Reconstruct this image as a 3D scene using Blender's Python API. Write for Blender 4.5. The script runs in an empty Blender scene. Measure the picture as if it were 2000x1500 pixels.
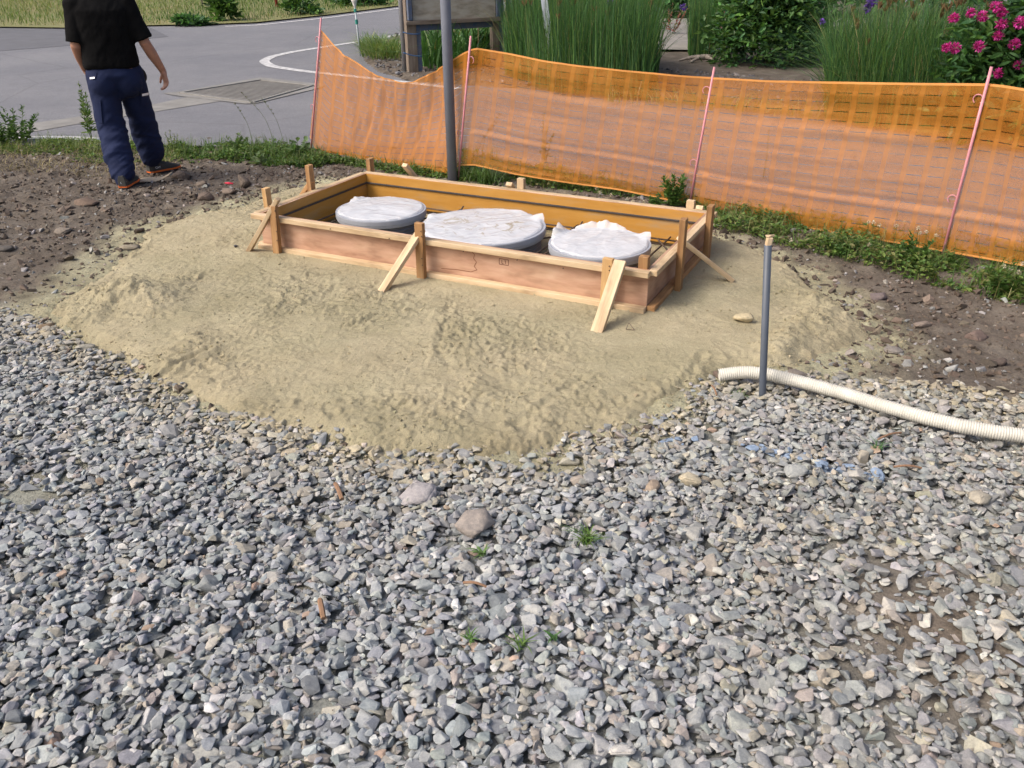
import bpy, bmesh, math
import numpy as np
from mathutils import Vector, Matrix
rng = np.random.default_rng(7)
S = bpy.context.scene
COL = S.collection
# ------------------------------------------------------------------ camera, world, sun, exposure
F = 1680.0; TH = math.atan(864/F); ROLL = math.radians(-0.6); H = 1.72
def _rx(a): c,s = math.cos(a),math.sin(a); return np.array([[1,0,0],[0,c,-s],[0,s,c]])
def _rz(a): c,s = math.cos(a),math.sin(a); return np.array([[c,-s,0],[s,c,0],[0,0,1]])
R = _rx(math.pi/2-TH) @ _rz(ROLL)
CP = np.array([0,0,H])
cd = bpy.data.cameras.new('camera'); cam = bpy.data.objects.new('camera', cd); COL.objects.link(cam)
M4 = Matrix([list(R[0])+[0], list(R[1])+[0], list(R[2])+[H], [0,0,0,1]])
cam.matrix_world = M4
cd.sensor_width = 36; cd.lens = F/2000*36; cd.clip_start = .05; cd.clip_end = 600
S.camera = cam
w = bpy.data.worlds.new('World'); S.world = w; w.use_nodes = True
nt = w.node_tree; bg = nt.nodes['Background']; sk = nt.nodes.new('ShaderNodeTexSky')
SUN_AZ = math.radians(248); SUN_EL = math.radians(46)      # azimuth clockwise from +Y
sk.sky_type = 'NISHITA'; sk.sun_disc = False; sk.sun_elevation = SUN_EL; sk.sun_rotation = SUN_AZ
sk.air_density = .8; sk.dust_density = 6; sk.ozone_density = .4
nt.links.new(sk.outputs[0], bg.inputs[0]); bg.inputs[1].default_value = 0.15
sd_ = bpy.data.lights.new('sun', 'SUN'); sun = bpy.data.objects.new('sun', sd_); COL.objects.link(sun)
sd_.energy = 1.3; sd_.angle = math.radians(22); sd_.color = (1, .955, .88)
sv = Vector((math.sin(SUN_AZ)*math.cos(SUN_EL), math.cos(SUN_AZ)*math.cos(SUN_EL), math.sin(SUN_EL)))
sun.rotation_euler = sv.to_track_quat('Z', 'Y').to_euler()
S.view_settings.view_transform = 'Standard'; S.view_settings.look = 'None'
S.view_settings.exposure = 0.57; S.view_settings.gamma = 1
S.render.engine = 'CYCLES'

# ------------------------------------------------------------------ helpers
def ray(px, py): return R @ np.array([px-1000, 750-py, -F])
def at(px, py, z=0.0):
    d = ray(px, py); return CP + d*((z-H)/d[2])
def at_y(px, py, Y):
    d = ray(px, py); return CP + d*(Y/d[1])
def at_plane(px, py, A, B):
    A = np.array(A); B = np.array(B); t = B-A; n = np.array([-t[1], t[0], 0])
    d = ray(px, py); return CP + d*(np.dot(n[:2], A[:2]-CP[:2])/np.dot(n[:2], d[:2]))
def P2(pts, z=0.0): return np.array([at(x, y, z)[:2] for x, y in pts])
def sstep(a, b, x):
    t = np.clip((x-a)/(b-a), 0, 1); return t*t*(3-2*t)
def _h(ix, iy, iz, seed):
    n = (ix.astype(np.int64)*374761393 + iy.astype(np.int64)*668265263 + iz.astype(np.int64)*2147483647*3 + seed*1274126177) & 0xffffffff
    n = ((n ^ (n >> 13))*1274126177) & 0xffffffff
    n = ((n ^ (n >> 16))*2246822519) & 0xffffffff
    return ((n ^ (n >> 15)) & 0xffffff)/float(0xffffff)
def noise2(x, y, seed=0):
    x = np.asarray(x, float); y = np.asarray(y, float)
    ix = np.floor(x); iy = np.floor(y); fx = x-ix; fy = y-iy
    fx = fx*fx*fx*(fx*(fx*6-15)+10); fy = fy*fy*fy*(fy*(fy*6-15)+10); z = np.zeros_like(ix)
    a = _h(ix, iy, z, seed); b = _h(ix+1, iy, z, seed); c = _h(ix, iy+1, z, seed); d = _h(ix+1, iy+1, z, seed)
    return (a*(1-fx)+b*fx)*(1-fy)+(c*(1-fx)+d*fx)*fy
def noise3(x, y, z, seed=0):
    iz = np.floor(z); fz = z-iz; fz = fz*fz*(3-2*fz)
    def lay(k):
        ix = np.floor(x); iy = np.floor(y); fx = x-ix; fy = y-iy; fx = fx*fx*(3-2*fx); fy = fy*fy*(3-2*fy)
        a = _h(ix, iy, k, seed); b = _h(ix+1, iy, k, seed); c = _h(ix, iy+1, k, seed); d = _h(ix+1, iy+1, k, seed)
        return (a*(1-fx)+b*fx)*(1-fy)+(c*(1-fx)+d*fx)*fy
    return lay(iz)*(1-fz)+lay(iz+1)*fz
def fbm(x, y, f, o=4, seed=0, g=.5):
    s = 0; a = 1; t = 0
    for k in range(o):
        s = s + a*(noise2(x*f+k*17.3, y*f-k*9.1, seed+k)-.5)*2; t += a; a *= g; f *= 2.03
    return s/t
def fbm3(p, f, o=3, seed=0):
    s = 0; a = 1; t = 0
    for k in range(o):
        s = s + a*(noise3(p[:, 0]*f, p[:, 1]*f+k*5.2, p[:, 2]*f, seed+k)-.5)*2; t += a; a *= .5; f *= 2.1
    return s/t
def sdist(x, y, poly):            # signed distance, positive inside
    x = np.asarray(x, float); y = np.asarray(y, float); sh = x.shape; x = x.ravel(); y = y.ravel()
    d = np.full(x.shape, 1e9); ins = np.zeros(x.shape, bool); n = len(poly)
    for i in range(n):
        ax, ay = poly[i]; bx, by = poly[(i+1) % n]; ex, ey = bx-ax, by-ay
        t = np.clip(((x-ax)*ex+(y-ay)*ey)/(ex*ex+ey*ey+1e-12), 0, 1)
        d = np.minimum(d, np.hypot(x-ax-t*ex, y-ay-t*ey))
        c = ((ay > y) != (by > y)) & (x < (bx-ax)*(y-ay)/(by-ay+1e-12)+ax); ins ^= c
    return np.where(ins, d, -d).reshape(sh)
def pdist(x, y, line):            # distance to polyline
    x = np.asarray(x, float); y = np.asarray(y, float); d = np.full(x.shape, 1e9)
    for i in range(len(line)-1):
        ax, ay = line[i]; bx, by = line[i+1]; ex, ey = bx-ax, by-ay
        t = np.clip(((x-ax)*ex+(y-ay)*ey)/(ex*ex+ey*ey+1e-12), 0, 1)
        d = np.minimum(d, np.hypot(x-ax-t*ex, y-ay-t*ey))
    return d

def mesh(name, V, Fs, mats, col=None, uv=None, smooth=False, mi=None):
    V = np.asarray(V, np.float32); me = bpy.data.meshes.new(name)
    if isinstance(Fs, np.ndarray): Fs = [Fs]
    if len(Fs) and isinstance(Fs[0], np.ndarray) and Fs[0].ndim == 2:
        Fs = [f for f in Fs if len(f)]
        loops = np.concatenate([f.ravel() for f in Fs]).astype(np.int32)
        tot = np.concatenate([np.full(len(f), f.shape[1]) for f in Fs]).astype(np.int32)
        st = np.concatenate([[0], np.cumsum(tot)[:-1]]).astype(np.int32)
        me.vertices.add(len(V)); me.vertices.foreach_set('co', V.ravel())
        me.loops.add(len(loops)); me.loops.foreach_set('vertex_index', loops)
        me.polygons.add(len(tot)); me.polygons.foreach_set('loop_start', st); me.polygons.foreach_set('loop_total', tot)
        me.update(calc_edges=True)
    else:
        me.from_pydata(V.tolist(), [], [list(map(int, f)) for f in Fs]); me.update()
    if col is not None:
        a = me.color_attributes.new('col', 'FLOAT_COLOR', 'POINT'); c = np.ones((len(V), 4), np.float32); c[:, :3] = col
        a.data.foreach_set('color', c.ravel())
    if uv is not None:
        l = me.uv_layers.new(name='UVMap'); li = np.zeros(len(me.loops), np.int32); me.loops.foreach_get('vertex_index', li)
        l.data.foreach_set('uv', np.asarray(uv, np.float32)[li].ravel())
    if not isinstance(mats, (list, tuple)): mats = [mats]
    for m in mats: me.materials.append(m)
    if mi is not None: me.polygons.foreach_set('material_index', np.asarray(mi, np.int32))
    me.polygons.foreach_set('use_smooth', np.full(len(me.polygons), bool(smooth)))
    me.validate(); me.update()
    return me
def link(name, me, parent=None, loc=(0, 0, 0), rot=None):
    o = bpy.data.objects.new(name, me); COL.objects.link(o)
    if parent is not None: o.parent = parent
    o.location = loc
    if rot is not None: o.rotation_euler = rot
    return o
def thing(name, label, cat, loc, group=None):
    o = bpy.data.objects.new(name, None); COL.objects.link(o); o.location = [float(v) for v in loc]; o.empty_display_size = .1
    o['label'] = label; o['category'] = cat
    if group: o['group'] = group
    return o
def wloc(o):
    l = Vector(o.location)
    while o.parent is not None: o = o.parent; l = l + Vector(o.location)
    return np.array(l)
def part(name, V, Fs, mats, parent, **k):     # V in world coordinates
    V = np.asarray(V, float) - wloc(parent)
    return link(name, mesh(name, V, Fs, mats, **k), parent)
def solo(name, V, Fs, mats, label, cat, group=None, **k):
    V = np.asarray(V, float); b = np.array([V[:, 0].mean(), V[:, 1].mean(), V[:, 2].min()])
    o = link(name, mesh(name, V-b, Fs, mats, **k), None, b)
    o['label'] = label; o['category'] = cat
    if group: o['group'] = group
    return o
def setting(name, V, Fs, mats, kind='structure', label=None, cat=None, **k):
    o = link(name, mesh(name, V, Fs, mats, **k)); o['kind'] = kind
    if label: o['label'] = label; o['category'] = cat
    return o
class MB:
    def __init__(s): s.V = []; s.F = []; s.C = []; s.n = 0
    def add(s, V, Fs, c=None):
        V = np.asarray(V, float)
        if isinstance(Fs, np.ndarray): Fs = [Fs]
        if isinstance(Fs, list) and len(Fs) and not isinstance(Fs[0], np.ndarray): Fs = [np.array(Fs)]
        s.V.append(V); s.F += [f+s.n for f in Fs]; s.n += len(V)
        s.C.append(np.broadcast_to(np.array(c if c is not None else (1, 1, 1), float), (len(V), 3)))
        return s
    def get(s):
        out = []
        for k in (3, 4):
            q = [f for f in s.F if f.shape[1] == k]
            if q: out.append(np.concatenate(q))
        return np.concatenate(s.V), out
    def col(s): return np.concatenate(s.C)
def frame(t):
    t = np.asarray(t, float); t = t/np.linalg.norm(t); a = np.array([0, 0, 1.]) if abs(t[2]) < .9 else np.array([1., 0, 0])
    u = np.cross(a, t); u /= np.linalg.norm(u); return t, u, np.cross(t, u)
def tube(path, rad, n=10, cap=True):
    path = np.asarray(path, float); m = len(path); rad = np.broadcast_to(np.asarray(rad, float), (m,)) if np.ndim(rad) < 2 else rad
    T = np.gradient(path, axis=0); T /= np.linalg.norm(T, axis=1)[:, None]+1e-12
    _, u, v = frame(T[0]); V = []; th = np.linspace(0, 2*np.pi, n, endpoint=False)
    for i in range(m):
        u = u-T[i]*np.dot(u, T[i]); u /= np.linalg.norm(u); v = np.cross(T[i], u)
        V.append(path[i]+rad[i]*(np.cos(th)[:, None]*u+np.sin(th)[:, None]*v))
    V = np.concatenate(V); j = np.arange(n); k = (j+1) % n
    Q = np.concatenate([np.stack([i*n+j, i*n+k, (i+1)*n+k, (i+1)*n+j], 1) for i in range(m-1)])
    fs = [Q]
    if cap:
        c0 = len(V); V = np.vstack([V, path[0], path[-1]])
        fs.append(np.stack([k, j, np.full(n, c0)], 1)); fs.append(np.stack([(m-1)*n+j, (m-1)*n+k, np.full(n, c0+1)], 1))
    return V, fs
def ribbon(pts, wdt, z):
    pts = np.asarray(pts, float); T = np.gradient(pts, axis=0); T /= np.linalg.norm(T, axis=1)[:, None]; N = np.stack([-T[:, 1], T[:, 0]], 1)
    A = pts+N*wdt/2; B = pts-N*wdt/2; n = len(pts)
    V = np.vstack([np.c_[A, np.full(n, z)], np.c_[B, np.full(n, z)]]); i = np.arange(n-1)
    return V, [np.stack([i+n, i+n+1, i+1, i], 1)]
def smoothline(p, n=60):
    p = np.asarray(p, float); d = np.r_[0, np.cumsum(np.linalg.norm(np.diff(p, axis=0), axis=1))]; t = np.linspace(0, d[-1], n)
    q = np.stack([np.interp(t, d, p[:, k]) for k in range(p.shape[1])], 1)
    for _ in range(4): q[1:-1] = (q[:-2]+2*q[1:-1]+q[2:])/4
    return q
_bx = {}
def boxmesh(L, W, Hh, bev, mats, face_mat=None):
    bm = bmesh.new(); bmesh.ops.create_cube(bm, size=1)
    for v in bm.verts: v.co = Vector((v.co.x*L, v.co.y*W, v.co.z*Hh))
    if face_mat:
        for f in bm.faces:
            for ax, i in face_mat:
                if f.normal.dot(Vector(ax)) > .9: f.material_index = i
    if bev: bmesh.ops.bevel(bm, geom=bm.edges[:], offset=bev, segments=1, affect='EDGES')
    me = bpy.data.meshes.new('beam'); bm.to_mesh(me); bm.free()
    for m in mats: me.materials.append(m)
    return me
def beam(name, p0, p1, wd, ht, mat, parent, up=(0, 0, 1), bev=.002, face_mat=None):
    p0 = Vector([float(v) for v in p0]); p1 = Vector([float(v) for v in p1]); x = (p1-p0); L = x.length; x.normalize(); upv = Vector(up)
    y = upv.cross(x).normalized(); z = x.cross(y)
    mats = mat if isinstance(mat, (list, tuple)) else [mat]
    me = boxmesh(L, wd, ht, bev, mats, face_mat)
    o = bpy.data.objects.new(name, me); COL.objects.link(o)
    c = (p0+p1)/2
    if parent is not None: o.parent = parent; c = c-Vector(wloc(parent))
    o.matrix_local = Matrix([[x.x, y.x, z.x, c.x], [x.y, y.y, z.y, c.y], [x.z, y.z, z.z, c.z], [0, 0, 0, 1]])
    me.name = name
    return o

# ------------------------------------------------------------------ materials
def newmat(name):
    m = bpy.data.materials.new(name); m.use_nodes = True; t = m.node_tree; return m, t, t.nodes['Principled BSDF'], t.links
def nz(t, vec, scale, detail=4, rough=.6, dist=0):
    n = t.nodes.new('ShaderNodeTexNoise'); n.inputs['Scale'].default_value = scale; n.inputs['Detail'].default_value = detail
    n.inputs['Roughness'].default_value = rough; n.inputs['Distortion'].default_value = dist
    if vec is not None: t.links.new(vec, n.inputs['Vector'])
    return n
def ramp(t, fac, stops):
    r = t.nodes.new('ShaderNodeValToRGB'); t.links.new(fac, r.inputs[0]); e = r.color_ramp.elements
    while len(e) < len(stops): e.new(.5)
    for i, (p, c) in enumerate(stops): e[i].position = p; e[i].color = (*c, 1) if len(c) == 3 else c
    return r
def mixc(t, fac, a, b, mode='MIX'):
    n = t.nodes.new('ShaderNodeMix'); n.data_type = 'RGBA'; n.blend_type = mode
    for s, v in ((n.inputs[0], fac), (n.inputs[6], a), (n.inputs[7], b)):
        if hasattr(v, 'is_output') or hasattr(v, 'links'): t.links.new(v, s)
        elif isinstance(v, (int, float)): s.default_value = v
        else: s.default_value = (*v, 1)
    return n.outputs[2]
def coord(t, kind='Object', scale=None):
    c = t.nodes.new('ShaderNodeTexCoord').outputs[kind]
    if scale is not None:
        m = t.nodes.new('ShaderNodeMapping'); m.inputs['Scale'].default_value = scale; t.links.new(c, m.inputs[0]); return m.outputs[0]
    return c
def bump(t, h, strength, dist=.01, prev=None):
    b = t.nodes.new('ShaderNodeBump'); b.inputs['Strength'].default_value = strength; b.inputs['Distance'].default_value = dist
    t.links.new(h, b.inputs['Height'])
    if prev is not None: t.links.new(prev, b.inputs['Normal'])
    return b.outputs[0]
def simple(name, c1, c2=None, scale=8, rough=.8, bs=0, bscale=80, bd=.004, metal=0, attr=False, detail=5, sc=None, spec=.4):
    m, t, p, L = newmat(name); v = coord(t, 'Object', sc)
    if c2 is None: c2 = tuple(x*.85 for x in c1)
    n = nz(t, v, scale, detail); r = ramp(t, n.outputs[0], [(.3, c1), (.7, c2)]); out = r.outputs[0]
    if attr:
        a = t.nodes.new('ShaderNodeAttribute'); a.attribute_name = 'col'; out = mixc(t, 1.0, out, a.outputs[0], 'MULTIPLY')
    L.new(out, p.inputs['Base Color']); p.inputs['Roughness'].default_value = rough; p.inputs['Metallic'].default_value = metal
    p.inputs['Specular IOR Level'].default_value = spec
    if bs: L.new(bump(t, nz(t, v, bscale, 5, .65).outputs[0], bs, bd), p.inputs['Normal'])
    return m
def wood(name, a, b, c, grain=45):
    m, t, p, L = newmat(name); v = coord(t, 'Object', (2.2, grain, grain)); n = nz(t, v, 1.0, 6, .65, .6)
    r = ramp(t, n.outputs[0], [(.28, a), (.52, b), (.78, c)])
    v2 = coord(t, 'Object', (3, 9, 9)); n2 = nz(t, v2, 1.3, 3, .6); dirt = ramp(t, n2.outputs[0], [(.33, (.55, .50, .45)), (.47, (.86, .83, .78)), (.6, (1, 1, 1))])
    o = mixc(t, .8, r.outputs[0], dirt.outputs[0], 'MULTIPLY')
    oi = t.nodes.new('ShaderNodeObjectInfo'); rr = ramp(t, oi.outputs['Random'], [(0, (.78, .74, .68)), (1, (1.12, 1.1, 1.08))])
    o = mixc(t, 1, o, rr.outputs[0], 'MULTIPLY'); L.new(o, p.inputs['Base Color']); p.inputs['Roughness'].default_value = .7
    L.new(bump(t, n.outputs[0], .25, .002), p.inputs['Normal'])
    return m
def leafmat(name):
    m, t, p, L = newmat(name); a = t.nodes.new('ShaderNodeAttribute'); a.attribute_name = 'col'
    n = nz(t, coord(t), 30, 3); o = mixc(t, 1, a.outputs[0], ramp(t, n.outputs[0], [(.3, (.8, .8, .75)), (.7, (1.1, 1.1, 1.1))]).outputs[0], 'MULTIPLY')
    L.new(o, p.inputs['Base Color']); p.inputs['Roughness'].default_value = .5; p.inputs['Specular IOR Level'].default_value = .35
    tr = t.nodes.new('ShaderNodeBsdfTranslucent'); L.new(mixc(t, 1, o, (1.3, 1.35, .7), 'MULTIPLY'), tr.inputs[0])
    mx = t.nodes.new('ShaderNodeMixShader'); mx.inputs[0].default_value = .3; L.new(p.outputs[0], mx.inputs[1]); L.new(tr.outputs[0], mx.inputs[2])
    L.new(mx.outputs[0], t.nodes['Material Output'].inputs[0]); return m

WOOD = wood('pale_wood', (.44, .32, .19), (.60, .47, .31), (.68, .56, .40))
WOOD2 = wood('brown_wood', (.26, .14, .06), (.40, .23, .10), (.48, .31, .16))
PLY = wood('red_plywood', (.34, .19, .125), (.49, .31, .22), (.57, .41, .30), 14)
def coated():
    m, t, p, L = newmat('yellow_coated_ply'); v = coord(t, 'Object', (1.5, 5, 8)); n = nz(t, v, 2.2, 6, .65); r = ramp(t, n.outputs[0], [(.3, (.42, .20, .03)), (.6, (.49, .25, .05))]); d = ramp(t, nz(t, v, 1.0, 7, .7).outputs[0], [(.52, (0, 0, 0)), (.72, (.7, .7, .7))])
    L.new(mixc(t, d.outputs[0], r.outputs[0], (.33, .27, .19)), p.inputs['Base Color']); p.inputs['Roughness'].default_value = .5; return m
COATM = coated()
LEAF = leafmat('leaf')
# sand
SANDC = ((.34, .302, .203), (.435, .388, .272))
def sand_material():
    m, t, p, L = newmat('sand'); v = coord(t); n = nz(t, v, 3.0, 8, .65); n2 = nz(t, v, 220, 3, .7); n3 = nz(t, v, 1.1, 3)
    r = ramp(t, n.outputs[0], [(.3, SANDC[0]), (.65, SANDC[1])])
    o = mixc(t, .8, r.outputs[0], ramp(t, n2.outputs[0], [(.3, (.74, .74, .72)), (.65, (1.14, 1.13, 1.1))]).outputs[0], 'MULTIPLY')
    o = mixc(t, .6, o, ramp(t, n3.outputs[0], [(.4, (.86, .88, .82)), (.6, (1.05, 1.03, 1.0))]).outputs[0], 'MULTIPLY')
    a = t.nodes.new('ShaderNodeAttribute'); a.attribute_name = 'col'; o = mixc(t, 1, o, a.outputs[0], 'MULTIPLY')
    L.new(o, p.inputs['Base Color']); p.inputs['Roughness'].default_value = .95; p.inputs['Specular IOR Level'].default_value = .15
    b = bump(t, nz(t, v, 38, 9, .75, .4).outputs[0], .8, .014); L.new(bump(t, n2.outputs[0], .6, .005, b), p.inputs['Normal']); return m
SAND = sand_material()
def soil_material():
    m, t, p, L = newmat('soil'); v = coord(t); n = nz(t, v, 4, 8, .7); n2 = nz(t, v, 90, 4, .7)
    r = ramp(t, n.outputs[0], [(.3, (.083, .069, .056)), (.5, (.127, .107, .087)), (.72, (.185, .162, .134))])
    o = mixc(t, .8, r.outputs[0], ramp(t, n2.outputs[0], [(.3, (.65, .65, .65)), (.7, (1.3, 1.3, 1.3))]).outputs[0], 'MULTIPLY')
    a = t.nodes.new('ShaderNodeAttribute'); a.attribute_name = 'col'; o = mixc(t, 1, o, a.outputs[0], 'MULTIPLY')
    L.new(o, p.inputs['Base Color']); p.inputs['Roughness'].default_value = .95; p.inputs['Specular IOR Level'].default_value = .15
    b = bump(t, nz(t, v, 28, 8, .7).outputs[0], .8, .02); L.new(bump(t, n2.outputs[0], .5, .006, b), p.inputs['Normal']); return m
SOIL = soil_material()
def stone_material():
    m, t, p, L = newmat('stone'); v = coord(t); n = nz(t, v, 55, 5, .65); n2 = nz(t, v, 240, 3, .7)
    a = t.nodes.new('ShaderNodeAttribute'); a.attribute_name = 'col'
    o = mixc(t, 1, a.outputs[0], ramp(t, n.outputs[0], [(.3, (.72, .73, .75)), (.55, (1, 1, 1)), (.75, (1.25, 1.22, 1.15))]).outputs[0], 'MULTIPLY')
    o = mixc(t, .7, o, ramp(t, n2.outputs[0], [(.35, (.82, .82, .82)), (.7, (1.15, 1.15, 1.15))]).outputs[0], 'MULTIPLY')
    L.new(o, p.inputs['Base Color']); p.inputs['Roughness'].default_value = .85; p.inputs['Specular IOR Level'].default_value = .3
    L.new(bump(t, nz(t, v, 110, 6, .7).outputs[0], .55, .004), p.inputs['Normal']); return m
STONE = stone_material()
def asphalt_material():
    m, t, p, L = newmat('asphalt'); v = coord(t); n = nz(t, v, 300, 2, .7); n2 = nz(t, v, .5, 5, .6); n3 = nz(t, v, 6, 4)
    r = ramp(t, n.outputs[0], [(.35, (.085, .088, .10)), (.5, (.155, .157, .17)), (.68, (.26, .26, .27))])
    o = mixc(t, 1, r.outputs[0], ramp(t, n2.outputs[0], [(.35, (.86, .86, .88)), (.65, (1.08, 1.07, 1.05))]).outputs[0], 'MULTIPLY')
    o = mixc(t, 1, o, ramp(t, n3.outputs[0], [(.3, (.93, .93, .93)), (.7, (1.06, 1.06, 1.06))]).outputs[0], 'MULTIPLY')
    dv_ = nz(t, v, 1.6, 6, .7); mpv = mixc(t, .12, v, dv_.outputs[1]); vo = t.nodes.new('ShaderNodeTexVoronoi'); vo.feature = 'DISTANCE_TO_EDGE'; vo.inputs['Scale'].default_value = .28; L.new(mpv, vo.inputs['Vector'])
    o = mixc(t, ramp(t, vo.outputs['Distance'], [(.0, (.30, .30, .30)), (.005, (0, 0, 0))]).outputs[0], o, (.05, .05, .05))
    n5 = nz(t, v, 38, 4, .75); o = mixc(t, 1, o, ramp(t, n5.outputs[0], [(.3, (.88, .88, .88)), (.7, (1.12, 1.12, 1.12))]).outputs[0], 'MULTIPLY')
    L.new(o, p.inputs['Base Color']); p.inputs['Roughness'].default_value = .8; L.new(bump(t, n.outputs[0], .5, .005), p.inputs['Normal']); return m
ASPH = asphalt_material()
ASPH2 = simple('old_asphalt', (.12, .122, .135), (.09, .092, .10), 3, .85, .4, 200, .005)
CONC = simple('concrete', (.24, .235, .22), (.165, .16, .15), 4, .9, .4, 120, .005)
WHITEP = simple('road_paint', (.64, .64, .63), (.26, .26, .27), 14, .75, .2, 120, detail=8)
PVC = simple('grey_pvc', (.085, .10, .13), (.065, .08, .10), 4, .45, 0)
POLE = simple('painted_steel', (.17, .185, .23), (.13, .145, .185), 5, .5, .05, 60)
HOSE = simple('cream_plastic', (.60, .585, .52), (.47, .455, .40), 14, .55)
REBAR = simple('rebar_steel', (.075, .065, .06), (.14, .09, .06), 20, .65, .4, 200, .003, metal=.3)
LIDM = simple('grey_polymer', (.34, .36, .40), (.28, .30, .34), 8, .5)
COLLAR = simple('dark_polymer', (.15, .16, .19), (.11, .12, .145), 8, .55)
PINK = simple('pink_coated_steel', (.60, .26, .30), (.50, .20, .22), 12, .4)
BLACKS = simple('black_strip', (.035, .03, .03), (.07, .055, .045), 8, .7)

# ------------------------------------------------------------------ ground layout (world outlines)
SAND_PX = [(270,455),(330,432),(450,395),(510,368),(560,348),(640,330),(735,328),(900,345),(1380,418),(1440,462),(1500,478),(1560,500),(1600,535),(1680,590),(1725,640),(1680,680),(1620,700),(1570,728),(1450,728),(1400,752),(1340,790),(1270,835),(1150,868),(1000,900),(900,905),(780,905),(680,885),(560,850),(430,818),(340,770),(220,715),(130,672),(80,640),(95,600),(150,560),(230,500)]
SANDP = P2(SAND_PX, 0.0)
GRAV_PX = [(-700,640),(0,600),(60,630),(120,668),(220,715),(340,770),(430,818),(560,850),(680,885),(780,905),(900,905),(1000,900),(1150,868),(1270,835),(1340,790),(1395,750),(1480,752),(1560,748),(1640,740),(1717,735),(1800,748),(1852,758),(1939,770),(2000,790),(2700,880)]
g = P2(GRAV_PX); GRAVP = np.vstack([g, [[7, .3], [-7, .3]]])
ROAD_EDGE = np.array([(-40, 14.0), (-12, 10.2), (-5.3, 9.0), (-2.1, 8.75), (-.45, 7.72), (1.45, 6.75), (2.85, 5.45), (6, 2.6), (12, -2.8)])
FA = at(516, 482, .02); FB = at(1262, 607, .02); FU = (FB-FA); FL = np.linalg.norm(FU); FU = FU/FL; FV = np.array([-FU[1], FU[0], 0]); FD = 1.14
FORMP = np.array([(FA+FU*a*FL+FV*b*FD)[:2] for a, b in ((0, 0), (1, 0), (1, 1), (0, 1))])
ZLOW = -.10
RB = at(1850, 1230, 0)[:2]
def terrain0(x, y):
    d = pdist(x, y, ROAD_EDGE); d = np.where(sdist(x, y, np.vstack([ROAD_EDGE, [[12, 60], [-40, 60]]])) > 0, 0, d)
    return ZLOW*(1-sstep(.9, 2.7, d))
def terrain(x, y, detail=True):
    z = terrain0(x, y); d = pdist(x, y, ROAD_EDGE); damp = sstep(.0, .35, d)
    gm = sstep(-.12, .12, sdist(x, y, GRAVP)+.08*fbm(x, y, 3, 3, 5))
    if detail:
        n = .018*fbm(x, y, 1.6, 3, 11)+.014*fbm(x, y, 9, 4, 12)*(1-gm*.6); lum = np.maximum(0, fbm(x, y, 13, 3, 14)); n = n+.035*lum**1.3*(1-gm)
        z = z+n*(.25+.75*damp)
    return z-.027*gm*(1-.35*np.exp(-((x-RB[0])**2/.22+(y-RB[1])**2/.22)))-.05*sstep(.04, .22, sdist(x, y, SANDP))
SMOOTHP = P2([(560,490),(840,545),(1170,625),(1300,600),(1440,520),(1490,560),(1430,680),(1330,740),(1220,720),(1030,630),(820,580),(600,530)])
FEET = [(1090,672,.1),(1385,622,.5),(1150,755,-.2),(1315,745,.9),(760,845,.3),(862,690,.2),(980,770,-.5),(560,560,1.2),(1230,600,.6),(1050,815,1.1),(1420,680,.2)]
FEETW = [(*at(a, b, .02)[:2], r) for a, b, r in FEET]
HEAP = at(262, 585, .02)[:2]; HEAP2 = at(640, 345, -.03)[:2]
RIDGE = P2([(1440,455),(1540,492),(1592,540),(1608,600),(1560,645),(1500,700)])
def sand_rough(x, y):
    r = sstep(-.05, .35, fbm(x, y, 1.4, 3, 21)+.12)
    r = (.30+.70*r)*(1-.75*sstep(-.15, .15, sdist(x, y, SMOOTHP)))
    r = np.maximum(r, 1-sstep(.0, .3, np.hypot(x-HEAP[0], y-HEAP[1])-.1)); r = np.maximum(r, 1-sstep(.05, .22, pdist(x, y, RIDGE)))
    return np.maximum(r, .9*(1-sstep(.05, .3, sdist(x, y, SANDP))))
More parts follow.
